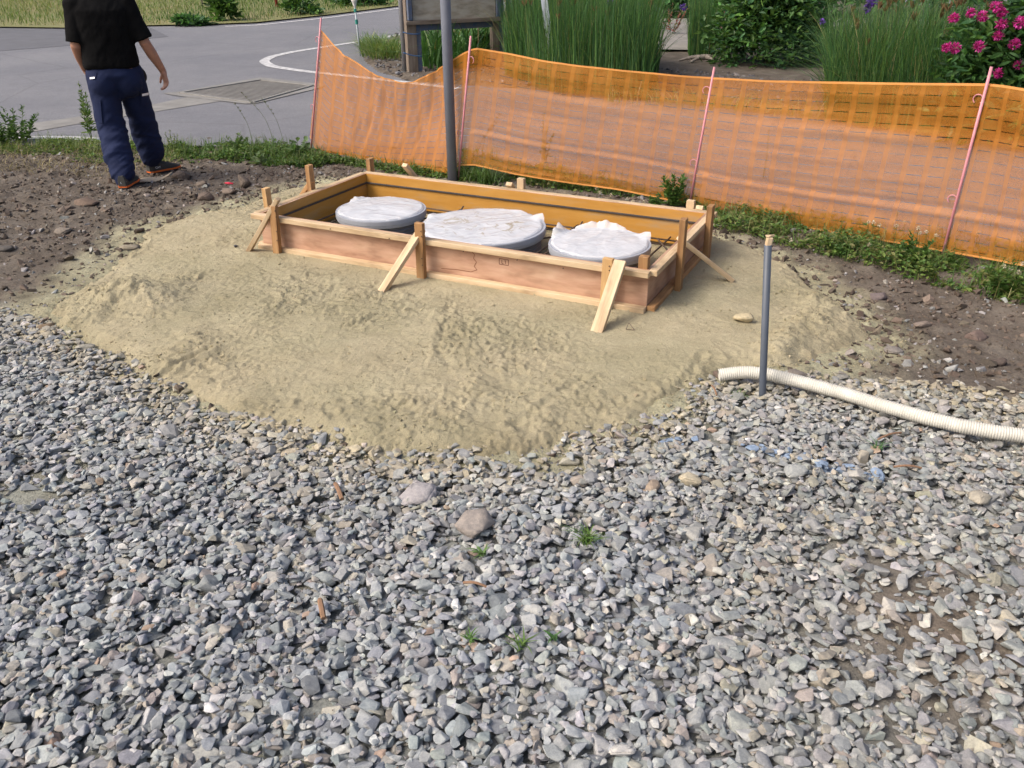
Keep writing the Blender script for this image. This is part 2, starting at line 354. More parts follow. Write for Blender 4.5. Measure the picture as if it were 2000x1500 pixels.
def sand_z(x, y):
    sd = sdist(x, y, SANDP)+.05+.07*fbm(x, y, 3.5, 4, 31); t0 = terrain0(x, y)
    top = .024+.012*fbm(x, y, 1.2, 3, 32); df = -sdist(x, y, FORMP); top = top+np.minimum(0, t0)*(.12+.8*sstep(.05, .7, df))
    r = sand_rough(x, y)
    dm = sstep(0, .18, df)
    z = (top-.02)*dm+.02
    z = z+r*dm*(.020*fbm(x, y, 7, 4, 33, .6)+.024*np.maximum(0, fbm(x, y, 24, 4, 34, .6))**1.2)+dm*.005*fbm(x+y*.6, y*3-x, 6, 3, 35)
    cr = np.abs(fbm(x, y, 34, 3, 44, .6)); z = z+dm*(.25+.9*r)*(.0075*sstep(.05, .3, cr)-.004)*(.4+.9*sstep(-.1, .3, fbm(x, y, 4, 2, 45)))+.0012*fbm(x, y, 60, 2, 36)
    z = z+.095*np.exp(-((x-HEAP[0])**2/.05+(y-HEAP[1])**2/.03))*(1+.5*fbm(x, y, 12, 4, 37, .6))
    z = z+.06*np.exp(-((x-HEAP2[0])**2/.02+(y-HEAP2[1])**2/.02))
    z = z+.028*np.exp(-(pdist(x, y, RIDGE)/.09)**2)*(1+1.1*fbm(x, y, 12, 3, 38))
    for fx, fy, a in FEETW:
        dx = (x-fx)*math.cos(a)+.02*fbm(x, y, 11, 2, 42)+(y-fy)*math.sin(a); dy = -(x-fx)*math.sin(a)+(y-fy)*math.cos(a); q = (dx/.048)**2+(dy/.125)**2
        z = z-(1-sstep(.5, 1.2, q))*(.0045+.0018*np.sin(dy*210))*(.6+.8*fbm(x, y, 9, 2, 41))+.0018*np.exp(-((q-1.25)/.3)**2)
    for ln, dep, wd in TRACKS: d = pdist(x, y, ln); z = z-dep*np.exp(-(d/wd)**2)+.5*dep*np.exp(-((d-1.8*wd)/(wd*.8))**2)
    z = z*(df > 0)+(df <= 0)*(-.015+.012*fbm(x, y, 8, 3, 39))
    e = sstep(-.06, .22, sd)
    return (t0-.06-.03*sstep(0, -.1, sd))*(1-e)+z*e
TRACKS = [(P2(smoothline([(310,742),(350,715),(410,690)], 8)), .016, .018), (P2(smoothline([(1240,820),(1340,760),(1370,700)], 10)), .008, .02), (P2(smoothline([(1000,840),(1080,790),(1140,745)], 8)), .008, .02), (P2(smoothline([(870,640),(850,690),(880,720)], 8)), .007, .02)]
def surf(x, y): return np.maximum(terrain(x, y), sand_z(x, y))

def grid(x0, x1, y0, y1, st):
    xs = np.arange(x0, x1+st/2, st); ys = np.arange(y0, y1+st/2, st); X, Y = np.meshgrid(xs, ys); nx, ny = len(xs), len(ys)
    i = np.arange(ny-1)[:, None]*nx+np.arange(nx-1)[None, :]; i = i.ravel()
    return X.ravel(), Y.ravel(), np.stack([i, i+1, i+nx+1, i+nx], 1)
# far ground
V = np.array([(-200, -60, -.16), (200, -60, -.16), (200, 300, -.16), (-200, 300, -.16)]); 
setting('far_ground', V, np.array([[0, 1, 2, 3]]), simple('far_earth', (.12, .11, .06), (.08, .09, .04), 2, .95))
# soil sheet
X, Y, Q = grid(-7.0, 6.2, .2, 10.6, .024)
Z = terrain(X, Y)
keep = (sdist(X, Y, np.vstack([ROAD_EDGE+[0, .5], [[12, 60], [-40, 60]]])) < 0)
Z = np.where(keep, Z, -.15)
gm = sstep(-.1, .1, sdist(X, Y, GRAVP)); dus = sstep(.15, .5, fbm(X, Y, 1.7, 3, 51)+.15)
sn = sstep(-.35, .0, sdist(X, Y, SANDP)+.12*fbm(X, Y, 6, 3, 52))
base = np.ones((len(X), 3)); tan = np.array([2.6, 2.9, 2.35]); brown = np.array([1.7, 2.1, 2.4])  # brown is a grey multiplier: shaded gravel painted into the gaps between stones
c = base*(1-gm[:, None])+brown*gm[:, None]; k = np.clip(np.maximum(gm*dus*.35, sn*.9), 0, 1)[:, None]; c = c*(1-k)+tan*k
k = (.95*np.exp(-((X-RB[0])**2/.16+(Y-RB[1])**2/.22)))[:, None]; c = c*(1-k)+np.array([1.25, 1.2, 1.15])*k
setting('soil_ground', np.c_[X, Y, Z], Q, SOIL, col=c, smooth=True)
# sand sheet
X, Y, Q = grid(-3.0, 2.9, 2.35, 7.1, .0085)
Z = sand_z(X, Y); T = terrain(X, Y); ok = Z > T-.03; kf = ok[Q].any(1); Q = Q[kf]
used = np.zeros(len(X), bool); used[Q.ravel()] = True; rm = np.cumsum(used)-1
r_ = sand_rough(X, Y); e_ = 1-sstep(.0, .2, sdist(X, Y, SANDP)); cc = np.ones((len(X), 3))*(1-.07*r_[:, None]); cc = cc*(1-.25*(e_*sstep(-.2, .3, fbm(X, Y, 5, 3, 53)))[:, None]*np.array([1, 1.05, 1.1]))
setting('sand', np.c_[X, Y, Z][used], rm[Q], SAND, col=cc[used], smooth=True)

# ------------------------------------------------------------------ rock prototypes and scattering
def hull(seed, n=11, bev=0.0, flat=.62, boxy=.35):
    r = np.random.default_rng(seed); p = r.normal(size=(n, 3)); p /= np.abs(p).max(1)[:, None]*boxy+np.linalg.norm(p, axis=1)[:, None]*(1-boxy)
    p *= (.8+.2*r.random((n, 1))); p *= np.array([1, r.uniform(.6, .95), r.uniform(flat*.65, flat*1.2)])
    bm = bmesh.new()
    for q in p: bm.verts.new(q)
    g_ = bmesh.ops.convex_hull(bm, input=bm.verts[:]); dead = [v for v in g_['geom_interior'] if isinstance(v, bmesh.types.BMVert)]
    if dead: bmesh.ops.delete(bm, geom=dead, context='VERTS')
    bmesh.ops.dissolve_limit(bm, angle_limit=.2, verts=bm.verts[:], edges=bm.edges[:])
    if bev: bmesh.ops.bevel(bm, geom=bm.edges[:], offset=bev, segments=1, affect='EDGES', clamp_overlap=True)
    bmesh.ops.triangulate(bm, faces=bm.faces[:]); bm.verts.index_update(); bm.verts.ensure_lookup_table()
    V = np.array([v.co[:] for v in bm.verts]); Fv = np.array([[v.index for v in f.verts] for f in bm.faces]); bm.free()
    return V, Fv
PLAIN = [hull(100+i, 10) for i in range(50)]
BEV = [hull(300+i, 9+i % 6, .08, .40 if i % 3 else .58, .3+.3*(i % 4)/3) for i in range(110)]
def rotm(yaw, tx, ty):
    n = len(yaw); cz, sz = np.cos(yaw), np.sin(yaw); cx, sx = np.cos(tx), np.sin(tx); cy, sy = np.cos(ty), np.sin(ty); o = np.zeros(n); l = np.ones(n)
    A = np.stack([np.stack([l, o, o], 1), np.stack([o, cx, -sx], 1), np.stack([o, sx, cx], 1)], 1)
    B = np.stack([np.stack([cy, o, sy], 1), np.stack([o, l, o], 1), np.stack([-sy, o, cy], 1)], 1)
    Cc = np.stack([np.stack([cz, -sz, o], 1), np.stack([sz, cz, o], 1), np.stack([o, o, l], 1)], 1)
    return A@B@Cc if False else A@(B@Cc)
def scatter(protos, pos, size, rm_, col, idx):
    Vs = []; Fs = []; Cs = []; off = 0
    for k, (pv, pf) in enumerate(protos):
        s = np.where(idx == k)[0]
        if not len(s): continue
        v = np.einsum('nij,mj->nmi', rm_[s], pv)*size[s][:, None, None]+pos[s][:, None, :]; m = len(pv)
        Vs.append(v.reshape(-1, 3)); Fs.append((pf[None]+(np.arange(len(s))*m)[:, None, None]).reshape(-1, 3)+off); Cs.append(np.repeat(col[s], m, 0)); off += len(s)*m
    return np.concatenate(Vs), np.concatenate(Fs), np.concatenate(Cs)
def rock_cols(n, r, pal, wt, var=.12):
    c = np.array(pal)[r.choice(len(pal), n, p=np.array(wt)/sum(wt))]; return c*np.exp(r.normal(0, var, (n, 1)))*(1+r.normal(0, .02, (n, 3)))
GPAL = [(.25, .268, .282), (.295, .31, .318), (.365, .372, .366), (.325, .308, .268), (.195, .21, .226), (.28, .26, .242), (.50, .50, .49), (.32, .24, .19)]
GWT = [30, 28, 13, 9, 13, 5, 1.6, .35]
# --- gravel: dropped one by one on a height map
r = np.random.default_rng(5)
gx0, gx1, gy0, gy1, gs = -4.2, 4.2, .75, 6.2, .005
HX = np.arange(gx0, gx1, gs); HY = np.arange(gy0, gy1, gs); XX, YY = np.meshgrid(HX, HY)
HM = np.maximum(terrain(XX.ravel(), YY.ravel()), sand_z(XX.ravel(), YY.ravel())).reshape(XX.shape)
N = 170000
px = r.uniform(gx0+.1, gx1-.1, N); py = r.uniform(gy0+.1, gy1-.1, N)
inview = np.abs(px) < .35+.80*py
sdv = sdist(px, py, GRAVP)+.10*fbm(px, py, 4, 3, 61)+.03*r.normal(size=N)
bare = sstep(.22, .5, fbm(px, py, 1.7, 3, 51)+.15)                         # tan patches where the earth shows
RB = at(1850, 1230, 0)[:2]; bare = np.maximum(bare*.12, .62*np.exp(-((px-RB[0])**2/.22+(py-RB[1])**2/.22))*sstep(-.5, .3, fbm(px, py, 6, 3, 62)))
for bp, rad in (((930, 1090), .06), ((60, 960), .16), ((620, 1370), .05), ((1100, 905), .08), ((870, 1060), .05), ((1400, 850), .09)):
    b_ = at(*bp)[:2]; bare = np.maximum(bare, .8*np.exp(-((px-b_[0])**2+(py-b_[1])**2)/rad**2))
prob = sstep(-.09, .02, sdv)*(1-bare)**1.7*np.where(inview, 1, .25)
keep = r.random(N) < prob; px = px[keep]; py = py[keep]; N = len(px)
sz = np.exp(r.normal(math.log(.0178), .42, N)); sz = np.clip(sz, .005, .046)
ordr = np.argsort(-sz+r.normal(0, .009, N)); px, py, sz = px[ordr], py[ordr], sz[ordr]
yaw = r.uniform(0, 6.28, N); tx = r.normal(0, .19, N); ty = r.normal(0, .19, N); pz = np.zeros(N); ok = np.ones(N, bool)
for i in range(N):
    ra = sz[i]*.8; k = int(ra/gs)+1; ci = int((px[i]-gx0)/gs); ri = int((py[i]-gy0)/gs)
    if ci-k < 0 or ri-k < 0 or ci+k+1 > HM.shape[1] or ri+k+1 > HM.shape[0]: ok[i] = False; continue
    sub = HM[ri-k:ri+k+1, ci-k:ci+k+1]; g_ = np.arange(-k, k+1)*gs; q = (g_[:, None]**2+g_[None, :]**2)/ra**2; ins = q < 1
    hh = sz[i]*.34; dome = hh*np.sqrt(np.maximum(0, 1-q)); zc = np.sort((sub+dome)[ins])[int(ins.sum()*.50)]
    if zc+hh > .016: ok[i] = False; continue
    pz[i] = zc; sub[ins] = np.maximum(sub[ins], (zc+dome*.9)[ins])
px, py, pz, sz, yaw, tx, ty = [a[ok] for a in (px, py, pz, sz, yaw, tx, ty)]; N = len(px)
gc = rock_cols(N, r, GPAL, GWT)
wm = sstep(-.25, .45, fbm(px, py, .9, 3, 71)+.25*(px-.6)); gc = gc*(1+wm[:, None]*(np.array([1.0, .965, .90])-1))       # browner stones to the right
ds = np.exp(-np.maximum(0, sdist(px, py, GRAVP))/.22)*r.random(N)*.9; gc = gc*(1-ds[:, None])+ds[:, None]*np.array([.38, .32, .20])
BLUEL = P2([(1310, 862), (1390, 862), (1440, 868), (1530, 885), (1600, 900), (1700, 925)])
bl = (pdist(px, py, BLUEL) < .03) & (r.random(N) < .4); gc[bl] = np.array([.20, .26, .35])*r.uniform(.8, 1.2, (bl.sum(), 1))
near = (np.abs(px) < .3+.75*py) & (pz > -.024)
pos = np.c_[px, py, pz]; rm_ = rotm(yaw, tx, ty)
mb = MB()
for sel, pr in ((near, BEV), (~near, PLAIN)):
    s = np.where(sel)[0]; V, Fv, Cc = scatter(pr, pos[s], sz[s]*1.12, rm_[s], gc[s], r.integers(0, len(pr), len(s))); mb.add(V, Fv, Cc)
V, Fs = mb.get(); setting('gravel', V, Fs, STONE, 'stuff', 'loose grey crushed stone covering the foreground', 'gravel', col=mb.col())
print('gravel stones', N, 'verts', len(V))
NG = 26000; x = r.uniform(-3.4, 3.4, NG); y = r.uniform(1.0, 4.6, NG); k = (np.abs(x) < .35+.78*y)&(sdist(x, y, GRAVP) > -.06); x, y = x[k], y[k]; NG = len(x)
s_ = np.clip(np.exp(r.normal(math.log(.0042), .4, NG)), .002, .009); zg = HM[np.clip(((y-gy0)/gs).astype(int), 0, HM.shape[0]-1), np.clip(((x-gx0)/gs).astype(int), 0, HM.shape[1]-1)]; k = zg < .002; x, y, s_, zg = x[k], y[k], s_[k], zg[k]; NG = len(x)
V, Fv, Cc = scatter(PLAIN, np.c_[x, y, zg+.001], s_, rotm(r.uniform(0, 6, NG), r.normal(0, .4, NG), r.normal(0, .4, NG)), rock_cols(NG, r, [(.26, .25, .235), (.22, .19, .155), (.33, .32, .30)], [3, 2, 1]), r.integers(0, 50, NG)); setting('grit', V, Fv, STONE, 'stuff', 'fine grit and dust lying in the gaps of the crushed stone', 'grit', col=Cc)
def hm(x, y):
    ci = np.clip(((x-gx0)/gs).astype(int), 0, HM.shape[1]-1); ri = np.clip(((y-gy0)/gs).astype(int), 0, HM.shape[0]-1); return HM[ri, ci]
# --- sand crumbs
N = 110000; x = r.uniform(-3, 2.9, N); y = r.uniform(2.4, 7, N); rr = sand_rough(x, y)
cl = sstep(.0, .5, fbm(x, y, 6, 3, 81)); df = -sdist(x, y, FORMP)
p = (rr*(.12+.9*cl)+.02)*(sdist(x, y, SANDP) > -.12)*(df > .01); k = r.random(N) < p; x, y = x[k], y[k]; N = len(x)
s = np.clip(np.exp(r.normal(math.log(.0038), .45, N)), .0018, .014); z = surf(x, y)+s*.2
V, Fv, Cc = scatter(PLAIN, np.c_[x, y, z], s, rotm(r.uniform(0, 6, N), r.normal(0, .5, N), r.normal(0, .5, N)), rock_cols(N, r, [(1, 1, 1), (.85, .84, .8)], [2, 1], .08), r.integers(0, 50, N))
setting('sand_crumbs', V, Fv, SAND, 'stuff', 'small crumbs of damp sand strewn over the sand pad', 'sand', col=Cc)
# --- soil clods and little stones
N = 90000; x = r.uniform(-6.8, 5.5, N); y = r.uniform(2.6, 9, N)
sdg = sdist(x, y, GRAVP); de = sdist(x, y, np.vstack([ROAD_EDGE, [[12, 60], [-40, 60]]])); sds = sdist(x, y, SANDP)
p = (sdg < .05)*(de < -.02)*(sds < .06)*(.35+.65*sstep(-.2, .4, fbm(x, y, 2.5, 3, 91)))*(np.abs(x) < .8+.72*y)
k = r.random(N) < p; x, y = x[k], y[k]; N = len(x); s = np.clip(np.exp(r.normal(math.log(.010), .6, N)), .003, .045); z = surf(x, y)+s*.15
grey = r.random(N) < .16+.4*np.exp(-np.maximum(0, -sdist(x, y, GRAVP))/.3)
cs = rock_cols(N, r, [(.11, .085, .066), (.15, .118, .09), (.085, .067, .052)], [3, 2, 2], .15); cs[grey] = rock_cols(grey.sum(), r, [(.22, .215, .21), (.28, .25, .22), (.30, .30, .29)], [3, 2, 1])
V, Fv, Cc = scatter(PLAIN, np.c_[x, y, z], s, rotm(r.uniform(0, 6, N), r.normal(0, .4, N), r.normal(0, .4, N)), cs, r.integers(0, 50, N))
setting('soil_clods', V, Fv, STONE, 'stuff', 'dark clods and small stones lying on the dug soil', 'soil', col=Cc)
# --- big single rocks
def rock(px_, py_, wpx, hr, colr, label, seed, flat=.6, boxy=.3, n=16, sink=.3, yaw_=0.0, rnd=.05):
    c = at(px_, py_, 0.0)
    for _ in range(6): zz = float(np.maximum(surf(c[:1], c[1:2]), hm(c[:1], c[1:2]) if gy0 < c[1] < gy1 else -9)[0]); c = at(px_, py_, zz)
    wd = wpx*np.linalg.norm(c-CP)/F/1.7
    V, Fv = hull(seed, n, 0, flat, boxy)
    bm = bmesh.new(); [bm.verts.new(v) for v in V]; bm.verts.ensure_lookup_table()
    for f in Fv: bm.faces.new([bm.verts[i] for i in f])
    bmesh.ops.bevel(bm, geom=bm.edges[:], offset=.10, segments=2, affect='EDGES', clamp_overlap=True)
    bmesh.ops.triangulate(bm, faces=bm.faces[:]); bmesh.ops.subdivide_edges(bm, edges=bm.edges[:], cuts=2, use_grid_fill=True); bmesh.ops.triangulate(bm, faces=bm.faces[:])
    bm.verts.index_update(); V = np.array([v.co[:] for v in bm.verts]); Fv = np.array([[v.index for v in f.verts] for f in bm.faces]); bm.free()
    V = V*(1+rnd*fbm3(V+seed, 2.5, 3, seed)[:, None]+.02*fbm3(V+seed, 9, 2, seed)[:, None])
    V = V*np.array([1, 1, hr/flat])*wd; V = V@_rz(yaw_).T; V = V+np.array([c[0], c[1], zz]); V[:, 2] += -V[:, 2].min()+zz-sink*(V[:, 2].max()-V[:, 2].min())
    cl = np.array(colr)*(1+.15*fbm3(V, 25, 3, seed)[:, None])
    return solo('rock', V, Fv, STONE, label, 'rock', col=cl, smooth=True)
rock(930, 1025, 78, .62, (.30, .265, .235), 'largest brownish grey rock lying on the gravel in the middle of the foreground', 11, yaw_=.9, sink=.25)
rock(815, 968, 78, .40, (.34, .32, .32), 'rough pale grey lump of rock in the gravel just below the sand edge', 12, yaw_=.2, sink=.35, rnd=.16)
rock(1347, 943, 48, .6, (.42, .37, .27), 'tan rounded rock on the gravel below the blue tinted stones', 13, yaw_=.3)
rock(1452, 627, 40, .5, (.46, .39, .25), 'smooth tan oval stone on the sand left of the thin grey pipe', 14, flat=.5, boxy=.1, n=22, sink=.1)
rock(478, 362, 48, .6, (.12, .095, .075), 'dark brown rock beside the small red scrap on the soil', 15, yaw_=2)
rock(443, 376, 34, .4, (.17, .135, .11), 'flat brown stone in front of the dark rock near the red scrap', 16)
rock(402, 388, 34, .5, (.13, .10, .08), 'dark rounded rock at the edge of the sand below the flat brown stone', 17)
rock(352, 348, 34, .6, (.14, .11, .09), 'brown rock just right of the man’s forward shoe', 18)
rock(395, 362, 30, .45, (.15, .12, .095), 'brown stone between the shoe and the dark rock', 19)
rock(170, 398, 48, .3, (.14, .10, .075), 'broad flat slab of brown stone on the soil left of the sand', 20)
rock(10, 488, 30, .5, (.10, .09, .08), 'black stone at the left edge of the picture on soil', 21)
rock(125, 455, 32, .45, (.20, .17, .14), 'grey brown stone half sunk in the soil below the flat slab', 22)
rock(1905, 660, 46, .6, (.17, .125, .105), 'large reddish brown clod-like rock on the soil at the right', 23, yaw_=.5)
rock(1712, 582, 30, .7, (.16, .13, .125), 'purplish grey rock on soil right of the sand ridge', 24)
rock(1800, 637, 32, .45, (.21, .17, .14), 'flattish brown rock in the middle of the right-hand soil', 25)
rock(1950, 712, 30, .5, (.09, .07, .06), 'dark rock at the right edge above the gravel', 26)
rock(1860, 725, 24, .9, (.33, .33, .31), 'pointed grey stone standing on soil above the gravel at right', 27, boxy=.6, n=9)
rock(1745, 688, 34, .35, (.20, .18, .16), 'flat dark stone at the front edge of the right-hand soil', 28)
rock(90, 640, 30, .4, (.19, .14, .09), 'brown stone at the left tip of the sand', 29)
rock(1915, 975, 40, .4, (.34, .31, .25), 'tan flat stone on the gravel near the right edge', 30)
rock(1555, 925, 48, .45, (.30, .31, .30), 'wide grey slab-like stone on gravel below the blue tinted stones', 31)
rock(1213, 1470, 50, .55, (.52, .50, .46), 'whitish stone near the bottom of the foreground gravel', 32)
rock(1150, 1122, 30, .7, (.62, .62, .60), 'small white stone on the gravel right of the green tuft', 33)
rock(1556, 735, 40, .5, (.19, .165, .14), 'brown rock half buried just behind the cream hose', 35)
rock(255, 486, 40, .35, (.27, .235, .17), 'brown slab stone leaning at the left edge of the sand', 36)
rock(1512, 450+40, 30, .5, (.22, .19, .17), 'crumbly grey brown lump at the weeds behind the sand', 37) 

# ------------------------------------------------------------------ formwork
ZT = .238; ZB = .02
def fp(a, b, z): return FA+FU*a+FV*b+np.array([0, 0, z-FA[2]])
form = thing('wooden_formwork', 'long rectangular timber formwork box with yellow inner faces standing on the sand', 'formwork', fp(FL/2, FD/2, ZB))
PT = .014; zc = (ZT+ZB)/2; hh = ZT-ZB
pm = [PLY, COATM]
beam('side_panel', fp(0, PT/2, zc), fp(FL, PT/2, zc), PT, hh, pm, form, face_mat=[((0, 1, 0), 1)], bev=.0008)
beam('side_panel', fp(0, FD-PT/2, zc), fp(FL, FD-PT/2, zc), PT, hh, pm, form, face_mat=[((0, -1, 0), 1)], bev=.0008)
beam('end_panel', fp(PT/2, PT+.001, zc), fp(PT/2, FD-PT-.001, zc), PT, hh-.001, pm, form, face_mat=[((0, -1, 0), 1)], bev=.0008)
beam('end_panel', fp(FL-PT/2, PT+.001, zc), fp(FL-PT/2, FD-PT-.001, zc), PT, hh-.001, pm, form, face_mat=[((0, 1, 0), 1)], bev=.0008)
BW, BH = .042, .030
for z in (ZT-BH/2+.002, ZB+BH/2-.004):
    top = z > .1; e0 = -.035 if top else -.012; e1 = FL+(.012 if top else .0)
    beam('batten', fp(e0, -BW/2-.001, z), fp(e1, -BW/2-.001, z), BW, BH, WOOD, form)
    beam('batten', fp(0 if not top else -.02, FD+BW/2+.001, z), fp(FL+(.05 if top else 0), FD+BW/2+.001, z), BW, BH, WOOD, form)
    beam('batten', fp(-BW/2-.001, .0, z), fp(-BW/2-.001, FD-.0, z), BW, BH, WOOD, form)
    beam('batten', fp(FL+BW/2+.001, .004, z), fp(FL+BW/2+.001, FD-.004, z), BW, BH, WOOD2 if not top else WOOD, form)
# chamfer strips along the inside
zs = .172
beam('level_strip', fp(PT, FD-PT-.006, zs), fp(FL-PT, FD-PT-.006, zs), .010, .012, BLACKS, form)
beam('level_strip', fp(PT+.006, PT, zs), fp(PT+.006, FD-PT-.012, zs), .010, .012, BLACKS, form)
beam('level_strip', fp(FL-PT-.006, PT, zs), fp(FL-PT-.006, FD-PT-.012, zs), .010, .012, BLACKS, form)
beam('level_strip', fp(PT+.012, PT+.006, zs), fp(FL-PT-.012, PT+.006, zs), .010, .012, BLACKS, form)
SO = -BW-.002
def ab_of(px_, py_, z):      # formwork coordinates of the point seen at a pixel, at height z
    d = at(px_, py_, z)-FA; return float(d@FU), float(d@FV)
def stake(a, b, ztop, lean=(0, 0), m=WOOD, wd=.048, dp=.030, axis='u', zbot=-.06):
    up = tuple(FV if axis == 'u' else FU)
    p0 = fp(a+lean[0], b+lean[1], zbot); p1 = fp(a, b, ztop); o = beam('stake', p0, p1, wd, dp, m, form, up=up); return o
def brace(p0, p1, m=WOOD, wd=.048, dp=.028, up=(0, 0, 1)): return beam('brace', p0, p1, wd, dp, m, form, up=up)
def alongfront(px_, py_, z=ZT):    # a at which the front batten plane is seen at pixel x
    p = at_plane(px_, py_, FA-FV*.05, FB-FV*.05); return float((p-FA)@FU), p[2]
def front_stake(tx_, ty_, bx_, m, wd): 
    a1, z1 = alongfront(tx_, ty_); a0, _ = alongfront(bx_, 520); stake(a1, SO-.016, z1, (a0-a1, 0), m, wd)
    return a1, z1
front_stake(536, 401, 547, WOOD2, .050)
front_stake(821, 434, 824, WOOD2, .052)
front_stake(1190, 503, 1186, wood('honey_wood', (.42, .26, .11), (.55, .36, .17), (.62, .44, .24)), .055)
def front_brace(tx_, ty_, bx_, by_, m=WOOD, wd=.050, off=-.03):
    p1 = at_plane(tx_, ty_, FA-FV*(.05-off), FB-FV*(.05-off)); p0 = at(bx_, by_, .01); d = (p0-p1)/np.linalg.norm(p0-p1)
    brace(p0+d*.03, p1, m, wd, .026)
front_brace(543, 388, 484, 494, off=.012)
front_brace(824, 447, 746, 570, off=.03)
front_brace(1212, 510, 1165, 652, wd=.062, off=-.02)
# corner and side stakes
def free_stake(px_, py_, b, m, a=None, wd=.048, dp=.034, axis='u', lean=0):   # top seen at a pixel in the vertical plane of the front (b) or the end (a)
    if a is None: p = at_plane(px_, py_, fp(0, b, 0), fp(FL, b, 0)); aa = float((p-FA)@FU); stake(aa, b, p[2], (lean, 0), m, wd, dp, 'u')
    else: p = at_plane(px_, py_, fp(a, 0, 0), fp(a, FD, 0)); bb = float((p-FA)@FV); stake(a, bb, p[2], (0, lean), m, wd, dp, 'v')
    return p
HONEY = bpy.data.materials['honey_wood']
free_stake(519, 367, None, HONEY, a=-BW-.02)
free_stake(603, 322, None, WOOD2, a=-BW-.02)
free_stake(722, 309, None, WOOD2, a=-BW-.02, wd=.055)
free_stake(1259, 500, .03, WOOD2, wd=.05, dp=.04)
free_stake(1336, 427, None, WOOD2, a=FL+BW+.02, wd=.05)
free_stake(1389, 401, None, WOOD2, a=FL+BW+.02, wd=.062)
bs = FD+BW+.019
for px_, py_, m_ in ((1018, 348, WOOD), (1350, 391, WOOD)): free_stake(px_, py_, bs, m_, wd=.05)
def back_brace(px_, py_, off, dv, da=0.0, m=WOOD, rise=.0):
    p = at_plane(px_, py_, fp(0, FD+off, 0), fp(FL, FD+off, 0)); q = p+FV*dv+FU*da; q[2] = -.12; brace(q, p, m, .045, .028)
back_brace(790, 322, .03, .42, .05); back_brace(994, 359, .04, .40, .0); back_brace(1366, 405, .04, .42)
p = at_plane(610, 352, fp(-.05, 0, 0), fp(-.05, FD, 0)); q = p-FU*.34-FV*.02; q[2] = -.10; brace(q, p, WOOD2, .045, .028)
p0 = at(1427, 545, .015); p1 = at_plane(1322, 462, fp(FL-.0, 0, 0), fp(FL-.0, FD, 0)); d = p0-p1; p1 = p0-d*.97; brace(p0+d*.03, p1, WOOD, .045, .026)
# faint stamp on the front panel
sa, sz_ = float((at_plane(984, 503, FA, FB)-FA)@FU), .165
mbs = MB()
def strokeq(a0, z0, a1, z1, t=.0018):
    A = fp(a0, -.0008, z0); B = fp(a1, -.0008, z1); d = (B-A)/np.linalg.norm(B-A); n = np.cross(d, FV)*t; mbs.add([A-n, B-n, B+n, A+n], np.array([[0, 1, 2, 3]]))
for q in ((-.028, -.016, .028, -.016), (-.028, .016, .028, .016), (-.028, -.016, -.028, .016), (.028, -.016, .028, .016), (-.012, -.010, -.012, .010), (-.012, -.010, -.002, -.010), (.010, -.009, .010, .010), (.004, .006, .010, .010)):
    strokeq(sa+q[0], sz_+q[1], sa+q[2], sz_+q[3])
mst = mbs; mbs = MB(); zz_ = [(920, 490), (927, 497), (925, 505), (931, 512), (926, 520), (932, 527), (920, 531), (895, 527), (862, 524)]
for q0, q1 in zip(zz_[:-1], zz_[1:]):
    A_ = at_plane(*q0, FA, FB); B_ = at_plane(*q1, FA, FB); strokeq(float((A_-FA)@FU), A_[2], float((B_-FA)@FU), B_[2], .0022)
V, Fs = mbs.get(); part('water_stain', V, Fs, simple('stain_brown', (.24, .11, .06)), form); mbs = mst
for npx, npy in ((537, 412), (539, 424), (540, 452), (541, 470), (822, 452), (823, 462), (824, 505), (825, 518), (1190, 520), (1190, 528), (1210, 520), (1213, 528), (645, 447), (760, 466), (905, 491), (1010, 508), (1100, 524)):
    q = at_plane(npx, npy, FA-FV*(.0775 if npx < 550 or 815 < npx < 830 or npx == 1190 else .0455), FB-FV*(.0775 if npx < 550 or 815 < npx < 830 or npx == 1190 else .0455)); V, Fs = tube([q+FV*.004, q-FV*.0025], .0032, 8); part('nail_head', V, Fs, REBAR, form)
V, Fs = mbs.get(); part('ink_stamp', V, Fs, simple('ink', (.14, .06, .04)), form)

# ------------------------------------------------------------------ risers, lids, plastic sheets
def plastic_mat(dirty):
    m, t, p, L = newmat('wrinkled_plastic'); v = coord(t)
    n = nz(t, v, 9, 5); c_ = ramp(t, n.outputs[0], [(.35, (.70, .72, .75)), (.65, (.84, .85, .87))]).outputs[0]
    if dirty:
        d = ramp(t, nz(t, v, 9, 6, .7, .8).outputs[0], [(.53, (0, 0, 0)), (.66, (1, 1, 1))]); a = t.nodes.new('ShaderNodeAttribute'); a.attribute_name = 'col'
        mm = t.nodes.new('ShaderNodeMath'); mm.operation = 'MULTIPLY'; L.new(d.outputs[0], mm.inputs[0]); L.new(a.outputs['Fac'], mm.inputs[1]); c_ = mixc(t, mm.outputs[0], c_, (.44, .36, .20))
    L.new(c_, p.inputs['Base Color']); p.inputs['Roughness'].default_value = .2; p.inputs['Specular IOR Level'].default_value = .6
    L.new(bump(t, nz(t, v, 11, 3, .4, 1.6).outputs[0], .5, .012), p.inputs['Normal'])
    tr = t.nodes.new('ShaderNodeBsdfTransparent'); mx = t.nodes.new('ShaderNodeMixShader'); mx.inputs[0].default_value = .62
    L.new(tr.outputs[0], mx.inputs[1]); L.new(p.outputs[0], mx.inputs[2]); L.new(mx.outputs[0], t.nodes['Material Output'].inputs[0]); return m
